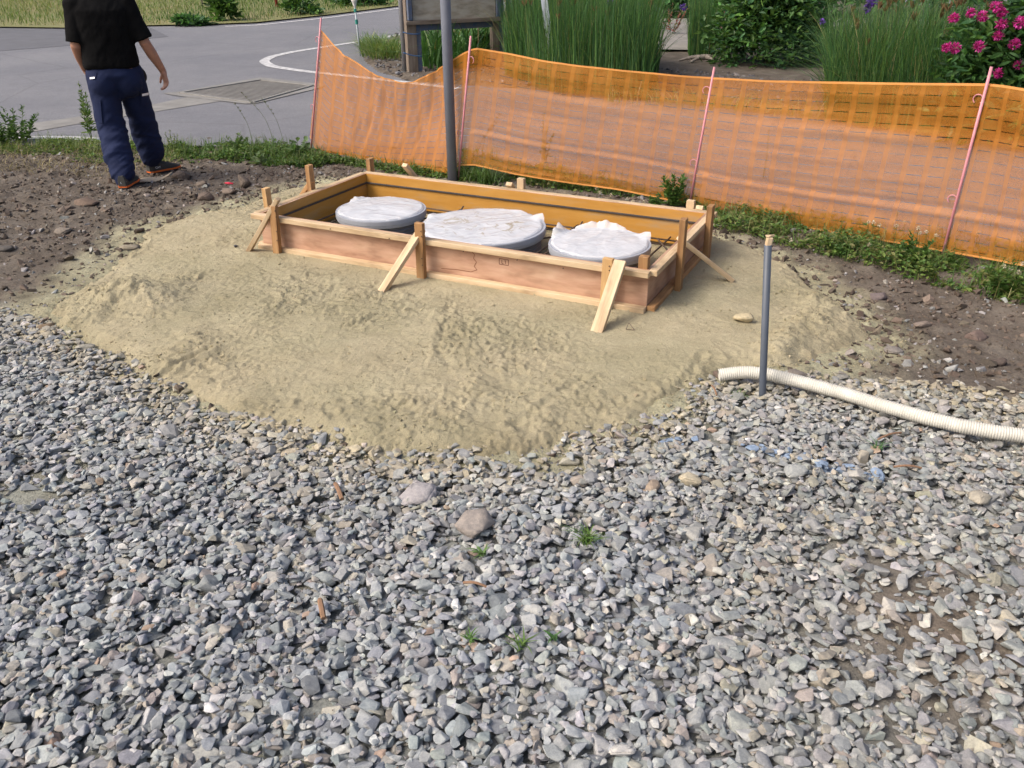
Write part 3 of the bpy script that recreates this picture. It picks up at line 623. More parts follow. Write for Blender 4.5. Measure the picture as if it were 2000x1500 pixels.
def lathe(c, prof, n=72):
    th = np.linspace(0, 2*np.pi, n, endpoint=False); V = np.concatenate([np.c_[c[0]+rr*np.cos(th), c[1]+rr*np.sin(th), np.full(n, zz)] for rr, zz in prof])
    j = np.arange(n); k = (j+1) % n; m = len(prof); return V, [np.concatenate([np.stack([i*n+j, i*n+k, (i+1)*n+k, (i+1)*n+j], 1) for i in range(m-1)])]
ZR = .150
LIDS = []
for pxl, pxr, pyc in ((657, 832, 408), (819, 1067, 441), (1071, 1272, 474)):
    A = at(pxl, pyc, ZR); B = at(pxr, pyc, ZR); rad = np.linalg.norm(A-B)/2; c = (A+B)/2; d = c-CP; d[2] = 0; c = c+0*d; LIDS.append((c, rad)); print('lid', c, rad, (c-FA)@FU, (c-FA)@FV)
def plastic(c, rad, seed, flares, dirt, label, ecc=1.02):
    nr, nt_ = 60, 220; th = np.linspace(0, 2*np.pi, nt_, endpoint=False); V = []; Cc = []
    rag = 1+.03*fbm(np.cos(th)*3, np.sin(th)*3, 1, 4, seed)
    for i in range(nr+1):
        q = i/nr; rr = rad*ecc*q*(1+(rag-1)*q**4); fl = np.zeros(nt_)
        for fa, fw, fh, fr in flares:
            dd = np.abs((th-fa+np.pi) % (2*np.pi)-np.pi); g_ = np.exp(-(dd/fw)**2)*sstep(.80, 1.0, q); fl += g_*fh; rr = rr*(1+g_*fr)
        x = c[0]+rr*np.cos(th); y = c[1]+rr*np.sin(th)
        a = .5+seed; u1 = (x*math.cos(a)+y*math.sin(a)); v1 = (-x*math.sin(a)+y*math.cos(a))
        wr = .006*(1-np.abs(fbm(u1+.1*fbm(x, y, 5, 2, seed), v1*3, 3.2, 3, seed, .4)*2))+.004*(1-2*np.abs(fbm(x, y, 7, 3, seed+5, .4)))
        wr2 = .010*np.abs(fbm(np.cos(th)*6, np.sin(th)*6+q, 1.6, 3, seed+9))*sstep(.75, 1, q)
        z = c[2]+.004+.013*(1-q*q)+wr*.55+wr2*.35+fl*(1+.5*fbm(np.cos(th)*9, np.sin(th)*9+q*3, 1, 3, seed+3))-.012*sstep(.93, 1.0, q)*(fl < .01)
        V.append(np.c_[x, y, z]); Cc.append(np.full(nt_, 1-sstep(.6, .85, q)) if dirt else np.zeros(nt_))
    V = np.concatenate(V); j = np.arange(nt_); k = (j+1) % nt_; Q = np.concatenate([np.stack([i*nt_+j, i*nt_+k, (i+1)*nt_+k, (i+1)*nt_+j], 1) for i in range(nr)])
    cc = np.repeat(np.concatenate(Cc)[:, None], 3, 1)
    return solo('plastic_sheet', V, Q, plastic_mat(dirt), label, 'plastic sheet', 'clear plastic sheets over the round lids', col=cc, smooth=True)
names = [('small round grey lid on a ribbed riser at the left end inside the formwork', 'clean crinkled clear plastic stretched over the left lid in the formwork'),
         ('widest round grey lid on a ribbed riser in the middle of the formwork', 'clear plastic dirtied with patches of sand over the wide middle lid'),
         ('small round grey lid on a ribbed riser at the right end inside the formwork', 'clear plastic with upturned loose edges over the right lid')]
FLR = [[(2.3, .25, .018, .0)], [(.35, .16, .025, .07), (.9, .3, .01, .02), (2.6, .25, .012, .03), (3.4, .2, .01, .05)], [(2.55, .22, .06, .05), (1.45, .45, .045, .0), (.25, .22, .03, .06)]]
for (c, rad), (l1, l2), fl, i in zip(LIDS, names, FLR, range(3)):
    t_ = thing('septic_tank_riser', l1, 'tank riser', (c[0], c[1], -.3), 'round risers inside the formwork')
    prof = []; z = -.3
    while z < ZR-.055: prof += [(rad*.90, z), (rad*.925, z+.004), (rad*.925, z+.010), (rad*.90, z+.014)]; z += .020
    V, Fs = lathe(c, prof, 96); part('ribbed_collar', V, Fs, COLLAR, t_, smooth=True)
    V, Fs = lathe(c, [(rad*.90, ZR-.060), (rad*.985, ZR-.050), (rad*.992, ZR-.040), (rad*.992, ZR-.034), (rad, ZR-.030), (rad, ZR-.006), (rad*.993, ZR), (rad*.955, ZR), (rad*.955, ZR-.012), (rad*.90, ZR-.012)], 96); part('rim', V, Fs, LIDM, t_)
    V, Fs = lathe(c, [(rad*.953, ZR-.02), (rad*.953, ZR-.001), (rad*.94, ZR+.003), (rad*.90, ZR+.003), (rad*.89, ZR), (rad*.3, ZR+.004), (.001, ZR+.004)], 96); part('lid', V, Fs, LIDM, t_)
    plastic(np.array([c[0], c[1], ZR]), rad*.95, 40+i*7, fl, i == 1, l2)
# ------------------------------------------------------------------ reinforcing bars
rb = thing('rebar_grid', 'tied dark steel reinforcing bars laid around the round risers inside the formwork', 'rebar', fp(FL/2, FD/2, .03))
def bar(a0, b0, a1, b1, z, z1=None, rd=.0055):
    V, Fs = tube([fp(a0, b0, z), fp((a0+a1)/2, (b0+b1)/2, (z+(z1 or z))/2-.002), fp(a1, b1, z1 or z)], rd, 8); part('bar', V, Fs, REBAR, rb, smooth=True)
for b in (.06, .16, FD-.06, FD-.16): bar(.03, b, FL-.03, b, .055); 
LA = [float((c-FA)@FU) for c, _ in LIDS]; g1 = (LA[0]+LIDS[0][1]+LA[1]-LIDS[1][1])/2; g2 = (LA[1]+LIDS[1][1]+LA[2]-LIDS[2][1])/2
for a in (.05, .16, .24, FL-.05, FL-.14, FL-.22, g1-.015, g1+.02, g2-.02, g2+.03): bar(a, .03, a+.01, FD-.03, .067)
for a, b, da, db in ((g1, .2, .22, .3), (g1, .95, -.2, -.3), (g2-.1, .15, .25, .3), (g2+.1, .95, -.25, -.3), (FL-.25, .1, .2, .3), (FL-.06, .70, -.2, .3), (.06, .35, .2, -.25), (g1-.12, .88, .26, -.1), (g2-.12, .30, .26, .2)): bar(a, b, a+da, b+db, .078)
for a in (g1, g2): bar(a, FD-.12, a+.03, FD-.05, .03, .10)

# ------------------------------------------------------------------ pipes, pole, hose
def gz(x, y): return float(surf(np.array([x]), np.array([y]))[0])
p = at(884, 352, ZLOW); dep = p[1]; r0 = 9.6*dep/F*.985
t_ = thing('steel_pole', 'tall bluish grey painted steel pole standing behind the formwork in front of the orange net', 'pole', (p[0], p[1], ZLOW-.05))
V, Fs = tube([(p[0], p[1], -.2), (p[0], p[1], 1.2), (p[0]+.008, p[1], 3.4)], r0, 28); part('shaft', V, Fs, POLE, t_, smooth=True)
V, Fs = tube([(p[0]+.008, p[1], 3.395), (p[0]+.008, p[1], 3.43)], r0*1.06, 24); part('end_cap', V, Fs, POLE, t_)
b_ = at(1489, 772, -.0); topp = at_y(1500, 478, b_[1]+.01)
t_ = thing('thin_upright_pipe', 'thin dark grey plastic pipe standing upright in the gravel beside the cream hose', 'pipe', (b_[0], b_[1], b_[2]))
V, Fs = tube([b_-np.array([0, 0, .06]), b_, topp], .0148, 20); part('pipe_shaft', V, Fs, PVC, t_, smooth=True)
o = beam('wooden_plug', topp-np.array([0, 0, .01]), topp+np.array([.004, 0, .032]), .022, .024, WOOD, t_, bev=.004)
ax = topp+np.array([.004, 0, .036]); V, Fv = hull(901, 14, 0, .5, .4); part('plug_head', V*np.array([.021, .019, .014])+ax, Fv, WOOD, t_)
hp = [(1404, 733, .035), (1430, 729, .045), (1460, 727, .055), (1500, 731, .055), (1560, 745, .045), (1640, 766, .04), (1720, 791, .04), (1800, 814, .04), (1880, 833, .04), (1950, 845, .04), (2020, 854, .04), (2200, 880, .04), (2420, 930, .04)]
path = smoothline([at(a, b, z) for a, b, z in hp], 240); d = np.r_[0, np.cumsum(np.linalg.norm(np.diff(path, axis=0), axis=1))]
n_ = int(d[-1]/.0024); tt = np.linspace(0, d[-1], n_); path = np.stack([np.interp(tt, d, path[:, k]) for k in range(3)], 1)
rad = .0272+.0015*np.clip(np.sin(tt/.0092*2*np.pi)*1.4, -1, 1)
V, Fs = tube(path, rad, 22, cap=False)
V2, F2 = tube(path[::8], .023, 16, cap=False); F2 = [f[:, ::-1]+len(V) for f in F2]
solo('corrugated_hose', np.vstack([V, V2]), Fs+F2, HOSE, 'cream ribbed plastic hose snaking over the gravel out of the right edge', 'hose', smooth=True)

# ------------------------------------------------------------------ orange safety net and its posts
PB = [at(605, 291, ZLOW), at(893, 349, ZLOW), at(1345, 403, ZLOW), at(1838, 509, ZLOW)]
PB.append(PB[3]+(PB[3]-PB[2])/np.linalg.norm(PB[3]-PB[2])*2.2)
for a in PB: a[2] = 0
SEG = [([(624,56),(640,72),(662,98),(700,125),(740,148),(785,161),(805,160),(850,138),(880,119),(905,103),(918,97)], [(605,267),(614,290),(632,312),(710,331),(800,340),(875,348),(894,324)]),
       ([(918,97),(930,93),(1000,105),(1060,118),(1130,128),(1230,138),(1330,147),(1395,151)], [(894,324),(925,323),(1000,340),(1100,356),(1200,371),(1280,387),(1352,404)]),
       ([(1395,151),(1500,157),(1600,159),(1700,161),(1800,162),(1928,163)], [(1352,404),(1398,416),(1558,445),(1766,478),(1845,492)]),
       ([(1928,163),(1960,166),(2000,173),(2250,225),(2420,240)], [(1845,492),(2000,518),(2250,575),(2400,600)])]
def rs(pl, t):
    pl = np.array(pl, float); X_ = pl[0, 0]+(pl[-1, 0]-pl[0, 0])*t; return X_, np.interp(X_, pl[:, 0], pl[:, 1])
nv_ = 76; us = []; top3 = []; bot3 = []; ul = 0; wseg = []
for si, (tp, bt) in enumerate(SEG):
    A, B = PB[si], PB[si+1]; L_ = np.linalg.norm(B-A); nu_ = int(L_/.014); ts = np.linspace(0, 1, nu_, endpoint=(si == 3))
    X1, Y1 = rs(tp, ts); X0, Y0 = rs(bt, ts)
    for t, a, b, c, d in zip(ts, X1, Y1, X0, Y0): top3.append(at_plane(a, b, A, B)); bot3.append(at_plane(c, d, A, B)); us.append(ul+t*L_); wseg.append(si+t)
    ul += L_
top3 = np.array(top3); bot3 = np.array(bot3); us = np.array(us); wseg = np.array(wseg); NU = len(us)
for k in (0, 1, 2):                                                      # soften the px polyline corners, keep the posts
    for arr in (top3, bot3):
        a2 = arr.copy(); a2[1:-1, 2] = (arr[:-2, 2]+2*arr[1:-1, 2]+arr[2:, 2])/4; arr[:] = a2
vv = np.linspace(0, 1, nv_); T = (top3[None]*vv[:, None, None]+bot3[None]*(1-vv)[:, None, None])
U2 = np.broadcast_to(us[None], (nv_, NU)); V2_ = np.broadcast_to(vv[:, None], (nv_, NU)); W2 = np.broadcast_to(wseg[None], (nv_, NU))
fr_ = W2 % 1; pinch = np.minimum(1, 4*fr_*(1-fr_)+.12)
right = sstep(.95, 1.15, W2)
disp = right*pinch*(.030*fbm(U2*.35, V2_*5+U2*.15, 1.3, 3, 201)+.012*fbm(U2*.5, V2_*16, 1, 2, 202)*(1-.4*V2_)+.010*fbm(U2*4, V2_*3, 1, 3, 203))
disp = disp+(1-right)*pinch*(-.10*np.sin(np.pi*V2_)*fr_+.030*fbm(U2*7+V2_*1.5, V2_*1.2, 1, 3, 204)+.014*fbm(U2*15-V2_*3, V2_*2.5, 1, 2, 205))
fold = np.exp(-((V2_-(.26+.03*np.sin(U2*.8)))/.018)**2)*.014-np.exp(-((V2_-(.30+.03*np.sin(U2*.8)))/.02)**2)*.012; disp = disp+right*fold
nrm = []
for si in range(4):
    d_ = PB[si+1]-PB[si]; d_ = d_/np.linalg.norm(d_); nrm.append([d_[1], -d_[0], 0])
nrm = np.array(nrm); Nn = np.stack([np.interp(wseg, np.arange(4)+.5, nrm[:, k]) for k in range(3)], 1)
Pn = T+disp[..., None]*Nn[None]
Vn = Pn.reshape(-1, 3); i = (np.arange(nv_-1)[:, None]*NU+np.arange(NU-1)[None]).ravel(); Qn = np.stack([i, i+1, i+NU+1, i+NU], 1)
uvn = np.stack([U2.ravel(), (V2_*.95).ravel()], 1)
def net_material():
    m, t, p, L = newmat('orange_net'); u = t.nodes.new('ShaderNodeUVMap'); u.uv_map = 'UVMap'; sx = t.nodes.new('ShaderNodeSeparateXYZ'); L.new(u.outputs[0], sx.inputs[0])
    def mth(op, a, b=None, c=None):
        n = t.nodes.new('ShaderNodeMath'); n.operation = op
        for k, v_ in enumerate((a, b, c)):
            if v_ is None: continue
            if isinstance(v_, (int, float)): n.inputs[k].default_value = v_
            else: L.new(v_, n.inputs[k])
        return n.outputs[0]
    U, Vv = sx.outputs[0], sx.outputs[1]
    fu = mth('FRACT', mth('DIVIDE', U, .155)); stripe = mth('LESS_THAN', mth('ABSOLUTE', mth('SUBTRACT', fu, .5)), .11)
    row = mth('FLOOR', mth('DIVIDE', Vv, .057)); fv = mth('FRACT', mth('DIVIDE', Vv, .057))
    n1 = nz(t, u.outputs[0], 14, 3); wob = mth('MULTIPLY', mth('SUBTRACT', n1.outputs[0], .5), .07)
    n0 = nz(t, u.outputs[0], 2.2, 2); wid = mth('MULTIPLY', mth('SUBTRACT', n0.outputs[0], .12), .085)
    slit = mth('LESS_THAN', mth('ABSOLUTE', mth('SUBTRACT', mth('ADD', fv, wob), .5)), wid)
    fu2 = mth('ABSOLUTE', mth('SUBTRACT', fu, .5)); dash = mth('GREATER_THAN', fu2, .155)
    slit = mth('MULTIPLY', slit, dash)
    hem = mth('ADD', mth('GREATER_THAN', Vv, .937), mth('LESS_THAN', Vv, .012)); hem = mth('MINIMUM', hem, 1.0)
    nf = nz(t, u.outputs[0], 5, 4); nf2 = nz(t, coord(t, 'Object', (1, 1, 1)), 420, 2, .7)
    al = mth('ADD', .38, mth('MULTIPLY', nf.outputs[0], .20)); al = mth('ADD', al, mth('MULTIPLY', mth('SUBTRACT', nf2.outputs[0], .5), .35))
    al = mth('ADD', al, mth('MULTIPLY', stripe, .11)); al = mth('ADD', al, mth('MULTIPLY', mth('LESS_THAN', U, 1.97), .12)); al = mth('MULTIPLY', al, mth('SUBTRACT', 1.0, slit)); al = mth('MAXIMUM', al, mth('MULTIPLY', hem, .97))
    cc_ = mixc(t, hem, ramp(t, nf.outputs[0], [(.3, (.72, .26, .03)), (.7, (.80, .31, .05))]).outputs[0], (.95, .42, .12))
    L.new(cc_, p.inputs['Base Color']); p.inputs['Roughness'].default_value = .55; p.inputs['Specular IOR Level'].default_value = .3
    tl = t.nodes.new('ShaderNodeBsdfTranslucent'); L.new(cc_, tl.inputs[0]); m1 = t.nodes.new('ShaderNodeMixShader'); m1.inputs[0].default_value = .4
    L.new(p.outputs[0], m1.inputs[1]); L.new(tl.outputs[0], m1.inputs[2]); tr = t.nodes.new('ShaderNodeBsdfTransparent'); mx = t.nodes.new('ShaderNodeMixShader')
    L.new(al, mx.inputs[0]); L.new(tr.outputs[0], mx.inputs[1]); L.new(m1.outputs[0], mx.inputs[2]); L.new(mx.outputs[0], t.nodes['Material Output'].inputs[0]); return m
solo('safety_net', Vn, Qn, net_material(), 'long translucent orange plastic safety net hung between pink rods', 'safety net', uv=uvn, smooth=True)
PL = ['leftmost pink rod, where the orange net begins beside the asphalt', 'pink rod just right of the grey pole where the net dips and rises', 'pink rod without a visible top loop at the middle of the long net run', 'pink rod with two open loops holding the net in front of the red peonies']
for k, (tx_, ty_) in enumerate([(629, 35), (921, 70), (1397, 131), (1938, 130)]):
    A, B = (PB[max(k-1, 0)], PB[max(k, 1)]) if k < 3 else (PB[2], PB[3])
    tp_ = at_plane(tx_, ty_, A, B); bp_ = PB[k].copy(); bp_[2] = ZLOW-.12; off = np.array([nrm[min(k, 3)][0], nrm[min(k, 3)][1], 0])*.012; fr2 = np.array([A[0]-B[0], A[1]-B[1], 0]); fr2 /= np.linalg.norm(fr2)
    tp_ = tp_+off; bp_ = bp_+off; t_ = thing('net_post', PL[k], 'post', (bp_[0], bp_[1], ZLOW), 'pink rods holding up the orange net')
    V, Fs = tube([bp_, (bp_+tp_)/2, tp_], .0085, 12); part('rod', V, Fs, PINK, t_, smooth=True)
    for fz, sgn in ((.86, 1 if k != 1 else -1), (.40, 1)):
        c0 = bp_+(tp_-bp_)*fz; th = np.linspace(-.9, 4.1, 22); rr = .026
        ring = np.array([c0+fr2*sgn*(rr*1.05+rr*math.cos(a+math.pi))*1.0+np.array([0, 0, 1])*rr*math.sin(a) for a in th]) 
        V, Fs = tube(ring, .0032, 8); part('loop', V, Fs, PINK, t_, smooth=True)

# ------------------------------------------------------------------ roads, verge, garden bed
ZR_ = -.085
poly = np.vstack([ROAD_EDGE, [[30, -10], [60, 10], [60, 60], [-60, 60], [-60, 14]]])
def flat(name, P, z, m, kind='structure', **k):
    P = np.asarray(P); V = np.c_[P, np.full(len(P), z)]; bm = bmesh.new(); f = bm.faces.new([bm.verts.new(v) for v in V.tolist()]); bmesh.ops.triangulate(bm, faces=[f]); bm.verts.index_update()
    Fv = np.array([[v.index for v in f.verts] for f in bm.faces]); bm.free(); return setting(name, V, Fv, m, kind, **k)
flat('asphalt_road', poly, ZR_, ASPH)
VERGE = P2([(-1500,75),(-300,62),(0,55),(140,57),(290,52),(400,50),(500,46),(640,31),(780,13)], ZR_)
dv = VERGE[-1]-VERGE[-2]; VERGE = np.vstack([VERGE, VERGE[-1]+dv/np.linalg.norm(dv)*40])
vp = np.vstack([VERGE, [[60, 200], [-120, 200], [-120, 30]]])
flat('grass_verge', vp, -.05, simple('verge_ground', (.14, .15, .05), (.20, .18, .08), .5, .95))
old = np.vstack([VERGE[:5], P2([(330, 72), (200, 84), (0, 100), (-600, 140), (-1500, 170)], ZR_)]); flat('old_asphalt_patch', old, ZR_+.004, ASPH2)
ln = smoothline(P2([(440, 52), (500, 50), (640, 35), (780, 16.5)], ZR_), 40); V, Fs = ribbon(ln, .16, ZR_+.006); setting('edge_line', V, Fs, WHITEP)
ln = smoothline(P2([(900, 30), (780, 68), (740, 76), (640, 91), (570, 102), (530, 111), (514, 120), (530, 130), (575, 137), (612, 141.5), (745, 156), (900, 174)], ZR_), 160); V, Fs = ribbon(ln, .17, ZR_+.006); setting('corner_line', V, Fs, WHITEP)
ln = smoothline(P2([(-900, 300), (-300, 282), (0, 275), (60, 269), (130, 269), (205, 274), (225, 278)], ZR_), 60); V, Fs = ribbon(ln, .15, ZR_+.006); setting('near_line', V, Fs, WHITEP)
flat('gutter_strip', P2([(-300, 290), (0, 249), (72, 240), (138, 231), (306, 203), (381, 187), (430, 186), (437, 197), (425, 199), (307, 218), (138, 245), (77, 256), (0, 268), (-300, 315)], ZR_), ZR_+.005, CONC)
flat('gutter_strip', P2([(318, 183), (350, 180), (509, 152), (625, 165), (635, 168), (628, 172), (500, 203), (480, 204), (345, 188)], ZR_), ZR_+.009, CONC)
# drain grate
gt = thing('drain_grate', 'flat steel drain grate with many parallel bars set in the asphalt', 'grate', at(480, 178, ZR_))
G = [at(a, b, ZR_+.013) for a, b in ((352, 181), (493, 200), (610, 167), (509, 156))]
V = np.array([q-[0, 0, .005] for q in G]); part('pit_shade_sheet', V, np.array([[0, 1, 2, 3]]), simple('pit_shade', (.015, .015, .016)), gt)  # near-black sheet close under the bars, painted in for the shade below
for q0, q1 in ((0, 1), (1, 2), (2, 3), (3, 0)): beam('frame_bar', G[q0], G[q1], .05, .02, CONC, gt)
for i in range(1, 19):
    f = i/19; a = G[0]*(1-f)+G[3]*f; b = G[1]*(1-f)+G[2]*f
    beam('grate_bar', a, b, .020, .003, simple('galvanised', (.10, .095, .09), (.07, .068, .066), 20, .8) if i == 1 else bpy.data.materials['galvanised'], gt, bev=0)
BED_PX = [(800,62),(735,84),(706,106),(712,122),(735,140),(790,158),(900,166),(1000,173),(1250,193),(1500,225),(2000,278),(2700,372)]
BED = P2(BED_PX, ZR_); bedp = np.vstack([BED, [[40, 6], [40, 40], [2, 34]]])
X, Y, Q = grid(-3.4, 12, 6.0, 30, .06); sdb = sdist(X, Y, bedp)
Z = np.where(sdb > 0, ZR_+.06*sstep(0, .25, sdb)+.02*fbm(X, Y, 5, 4, 301)+.012*fbm(X, Y, 1, 2, 302), -.2); k = (sdb > -.02)[Q].all(1); Q = Q[k]; used = np.zeros(len(X), bool); used[Q.ravel()] = True; rm2 = np.cumsum(used)-1
setting('garden_bed', np.c_[X, Y, Z][used], rm2[Q], SOIL, col=np.ones((used.sum(), 3))*.9, smooth=True)
ZG = ZR_+.06
flat('garden_path', P2([(900, 118), (1150, 100), (1265, 101), (1420, 104), (1640, 100), (2050, 88), (2200, 50), (1700, 40), (1480, 38), (1270, 40), (1000, 42)], ZG), ZG+.045, simple('path_gravel', (.25, .235, .21), (.17, .16, .145), 3, .9, .5, 60, .02))
N = 14000; x = r.uniform(-3.2, 8, N); y = r.uniform(7, 20, N); sb = sdist(x, y, bedp); k = (sb > .03)&(sb < 2.5); x, y, sb = x[k], y[k], sb[k]; N = len(x)
s = np.clip(np.exp(r.normal(math.log(.026), .4, N)), .01, .06); V, Fv, Cc = scatter(PLAIN, np.c_[x, y, np.full(N, ZG)], s, rotm(r.uniform(0, 6, N), r.normal(0, .4, N), r.normal(0, .4, N)), rock_cols(N, r, [(.10, .08, .07), (.19, .175, .165), (.13, .13, .135)], [2, 2, 3]), r.integers(0, 50, N))
setting('garden_clods', V, Fv, STONE, 'stuff', 'dark clods and stones on the garden bed behind the net', 'soil', col=Cc)

# ------------------------------------------------------------------ foliage generators
def blades(base, h, wd, lean, az, bend=1.0, seg=4, tw=None):
    n = len(base); t = np.linspace(0, 1, seg+1); base = np.asarray(base, float); hx, hy = np.cos(az), np.sin(az); V = np.zeros((n, seg+1, 2, 3))
    sa = az+np.pi/2 if tw is None else az+tw
    for k, tk in enumerate(t):
        off = lean*h*tk**(1+bend); z = h*(tk-.35*np.minimum(1.2, lean)*tk**2.5*bend); ww = wd*(1-tk)**.65*(.55+.45*min(1, tk*5+.3))/2
        c = base+np.stack([hx*off, hy*off, z], 1); s = np.stack([np.cos(sa)*ww, np.sin(sa)*ww, 0*ww], 1); V[:, k, 0] = c-s; V[:, k, 1] = c+s
    o = (np.arange(n)*(seg+1)*2)[:, None]; Q = [np.stack([o[:, 0]+2*k, o[:, 0]+2*k+1, o[:, 0]+2*k+3, o[:, 0]+2*k+2], 1) for k in range(seg)]
    return V.reshape(-1, 3), np.concatenate(Q), (seg+1)*2
def leaves(pos, L, W, az, pitch, roll=None, fold=.25):
    n = len(pos); roll = np.zeros(n) if roll is None else roll
    tpl = np.array([(0, 0, 0), (.45, .5, 0), (1, 0, -.12), (.45, -.5, 0), (.45, 0, -fold*.5), (.16, .26, 0), (.16, -.26, 0), (.78, .28, -.03), (.78, -.28, -.03)])
    tri = np.array([(0, 4, 5), (5, 4, 1), (1, 4, 7), (7, 4, 2), (2, 4, 8), (8, 4, 3), (3, 4, 6), (6, 4, 0)])
    q = np.stack([tpl[None, :, 0]*L[:, None], tpl[None, :, 1]*W[:, None], tpl[None, :, 2]*L[:, None]], 2)
    cr, sr = np.cos(roll), np.sin(roll); y = q[..., 1]*cr[:, None]-q[..., 2]*sr[:, None]; z = q[..., 1]*sr[:, None]+q[..., 2]*cr[:, None]; x = q[..., 0]
    cp, sp = np.cos(pitch), np.sin(pitch); x2 = x*cp[:, None]-z*sp[:, None]; z2 = x*sp[:, None]+z*cp[:, None]
    ca, sa = np.cos(az), np.sin(az); V = np.stack([x2*ca[:, None]-y*sa[:, None], x2*sa[:, None]+y*ca[:, None], z2], 2)+pos[:, None, :]
    return V.reshape(-1, 3), (tri[None]+(np.arange(n)*9)[:, None, None]).reshape(-1, 3), 9
GRN = [(.068, .14, .03), (.095, .18, .04), (.05, .105, .027), (.14, .22, .05), (.12, .155, .045)]
DGRN = [(.042, .11, .038), (.058, .145, .045), (.075, .175, .048), (.032, .082, .032)]
YGRN = [(.16, .22, .055), (.12, .18, .045), (.24, .26, .09), (.08, .14, .035)]
DRY = [(.30, .25, .12), (.36, .31, .17), (.22, .18, .09)]
def pal(n, P_, var=.15): return rock_cols(n, r, P_, [1]*len(P_), var)
def rep_(c, m): return np.repeat(c, m, 0)
def inpoly(n, poly):
    poly = np.asarray(poly); lo, hi = poly.min(0), poly.max(0); out = []
    tot = 0
    while tot < n:
        q = r.uniform(lo, hi, (n*2, 2)); q = q[sdist(q[:, 0], q[:, 1], poly) > 0]; out.append(q); tot += len(q)
    return np.concatenate(out)[:n]
# --- ground-hugging weeds (uncountable)
def weedpatch(mbx, poly, nl, nb, hmax, zf=lambda x, y: surf(x, y), P_=GRN, ls=(.018, .045), dens=3.0, bl=(.06, .2), thr=-.1):
    q = inpoly(nl+nb, poly); d = fbm(q[:, 0], q[:, 1], dens, 3, 401); k = d > thr+r.normal(0, .12, len(q)); q = q[k]; d = d[k]; n = int(len(q)*nl/(nl+nb)); z = zf(q[:, 0], q[:, 1])
    e = sstep(-.05, .12, sdist(q[:, 0], q[:, 1], poly)+.04)
    hgt = np.clip((d+.25), .1, 1)*hmax*e*r.random(len(q))**.8
    P3 = np.c_[q, z+hgt]; L_ = r.uniform(*ls, len(q)); V, Fv, m = leaves(P3[:n], L_[:n], L_[:n]*r.uniform(.4, .8, n), r.uniform(0, 6.28, n), r.uniform(-.5, .7, n), r.normal(0, .4, n)); mbx.add(V, Fv, rep_(pal(n, P_), m))
    nb_ = len(q)-n; V, Qv, m = blades(np.c_[q[n:], z[n:]-.01], r.uniform(*bl, nb_)*(.5+e[n:]*.5), r.uniform(.003, .007, nb_), r.uniform(.15, 1.1, nb_), r.uniform(0, 6.28, nb_)); mbx.add(V, Qv, rep_(pal(nb_, P_[:2]+[P_[-1]]), m))
mbx = MB()
zlow = ZLOW
W2 = P2([(1000,338),(1300,383),(1400,412),(1560,440),(2000,512),(2500,590),(2500,690),(2000,600),(1850,562),(1700,525),(1560,490),(1450,462),(1400,452),(1380,420),(1280,392),(1000,362)], zlow)
weedpatch(mbx, W2, 13000, 4200, .17, bl=(.05, .22), thr=-.30, P_=GRN+YGRN[:2]+[(.2, .2, .08)], dens=4.5)
W2b = P2([(900,300),(1000,322),(1350,385),(1600,430),(2000,490),(2500,570),(2500,600),(2000,520),(1560,450),(1350,405),(900,345)], zlow)
weedpatch(mbx, W2b, 5200, 1800, .12, thr=-.25, P_=GRN+[(.2, .2, .07)], bl=(.08, .24))
W1 = P2([(330,292),(430,282),(600,288),(700,320),(895,338),(1000,350),(985,362),(885,352),(735,333),(650,322),(600,330),(520,328),(440,315),(360,312)], zlow)
weedpatch(mbx, W1, 11000, 3200, .20, thr=-.4)
W0 = P2([(-300,300),(0,278),(60,273),(200,279),(330,288),(440,286),(440,305),(330,305),(200,300),(130,305),(0,302),(-300,330)], zlow)
weedpatch(mbx, W0, 11000, 2500, .10, thr=-.3, P_=YGRN[:2]+GRN)
Wm = P2([(80,310),(170,300),(330,300),(420,300),(420,320),(320,318),(200,322),(90,322)], zlow)
weedpatch(mbx, Wm, 1500, 500, .05, thr=.05, P_=YGRN[:2]+GRN)
V, Fs = mbx.get(); setting('weeds', V, Fs, LEAF, 'stuff', 'low green weeds and grass growing along the foot of the net and the asphalt edge', 'weeds', col=mbx.col())
# dry litter near the road edge on the left
N = 1500; q = inpoly(N, P2([(-100,285),(330,285),(340,330),(220,350),(-100,335)], zlow)); z = surf(q[:, 0], q[:, 1])
V, Qv, m = blades(np.c_[q, z], r.uniform(.03, .12, N), r.uniform(.003, .007, N), r.uniform(1, 2.4, N), r.uniform(0, 6.28, N)); setting('dry_litter', V, Qv, LEAF, 'stuff', 'dry straw and dead stalks scattered on the soil at the left', 'straw', col=rep_(pal(N, DRY+[(.12, .09, .06)]), m))

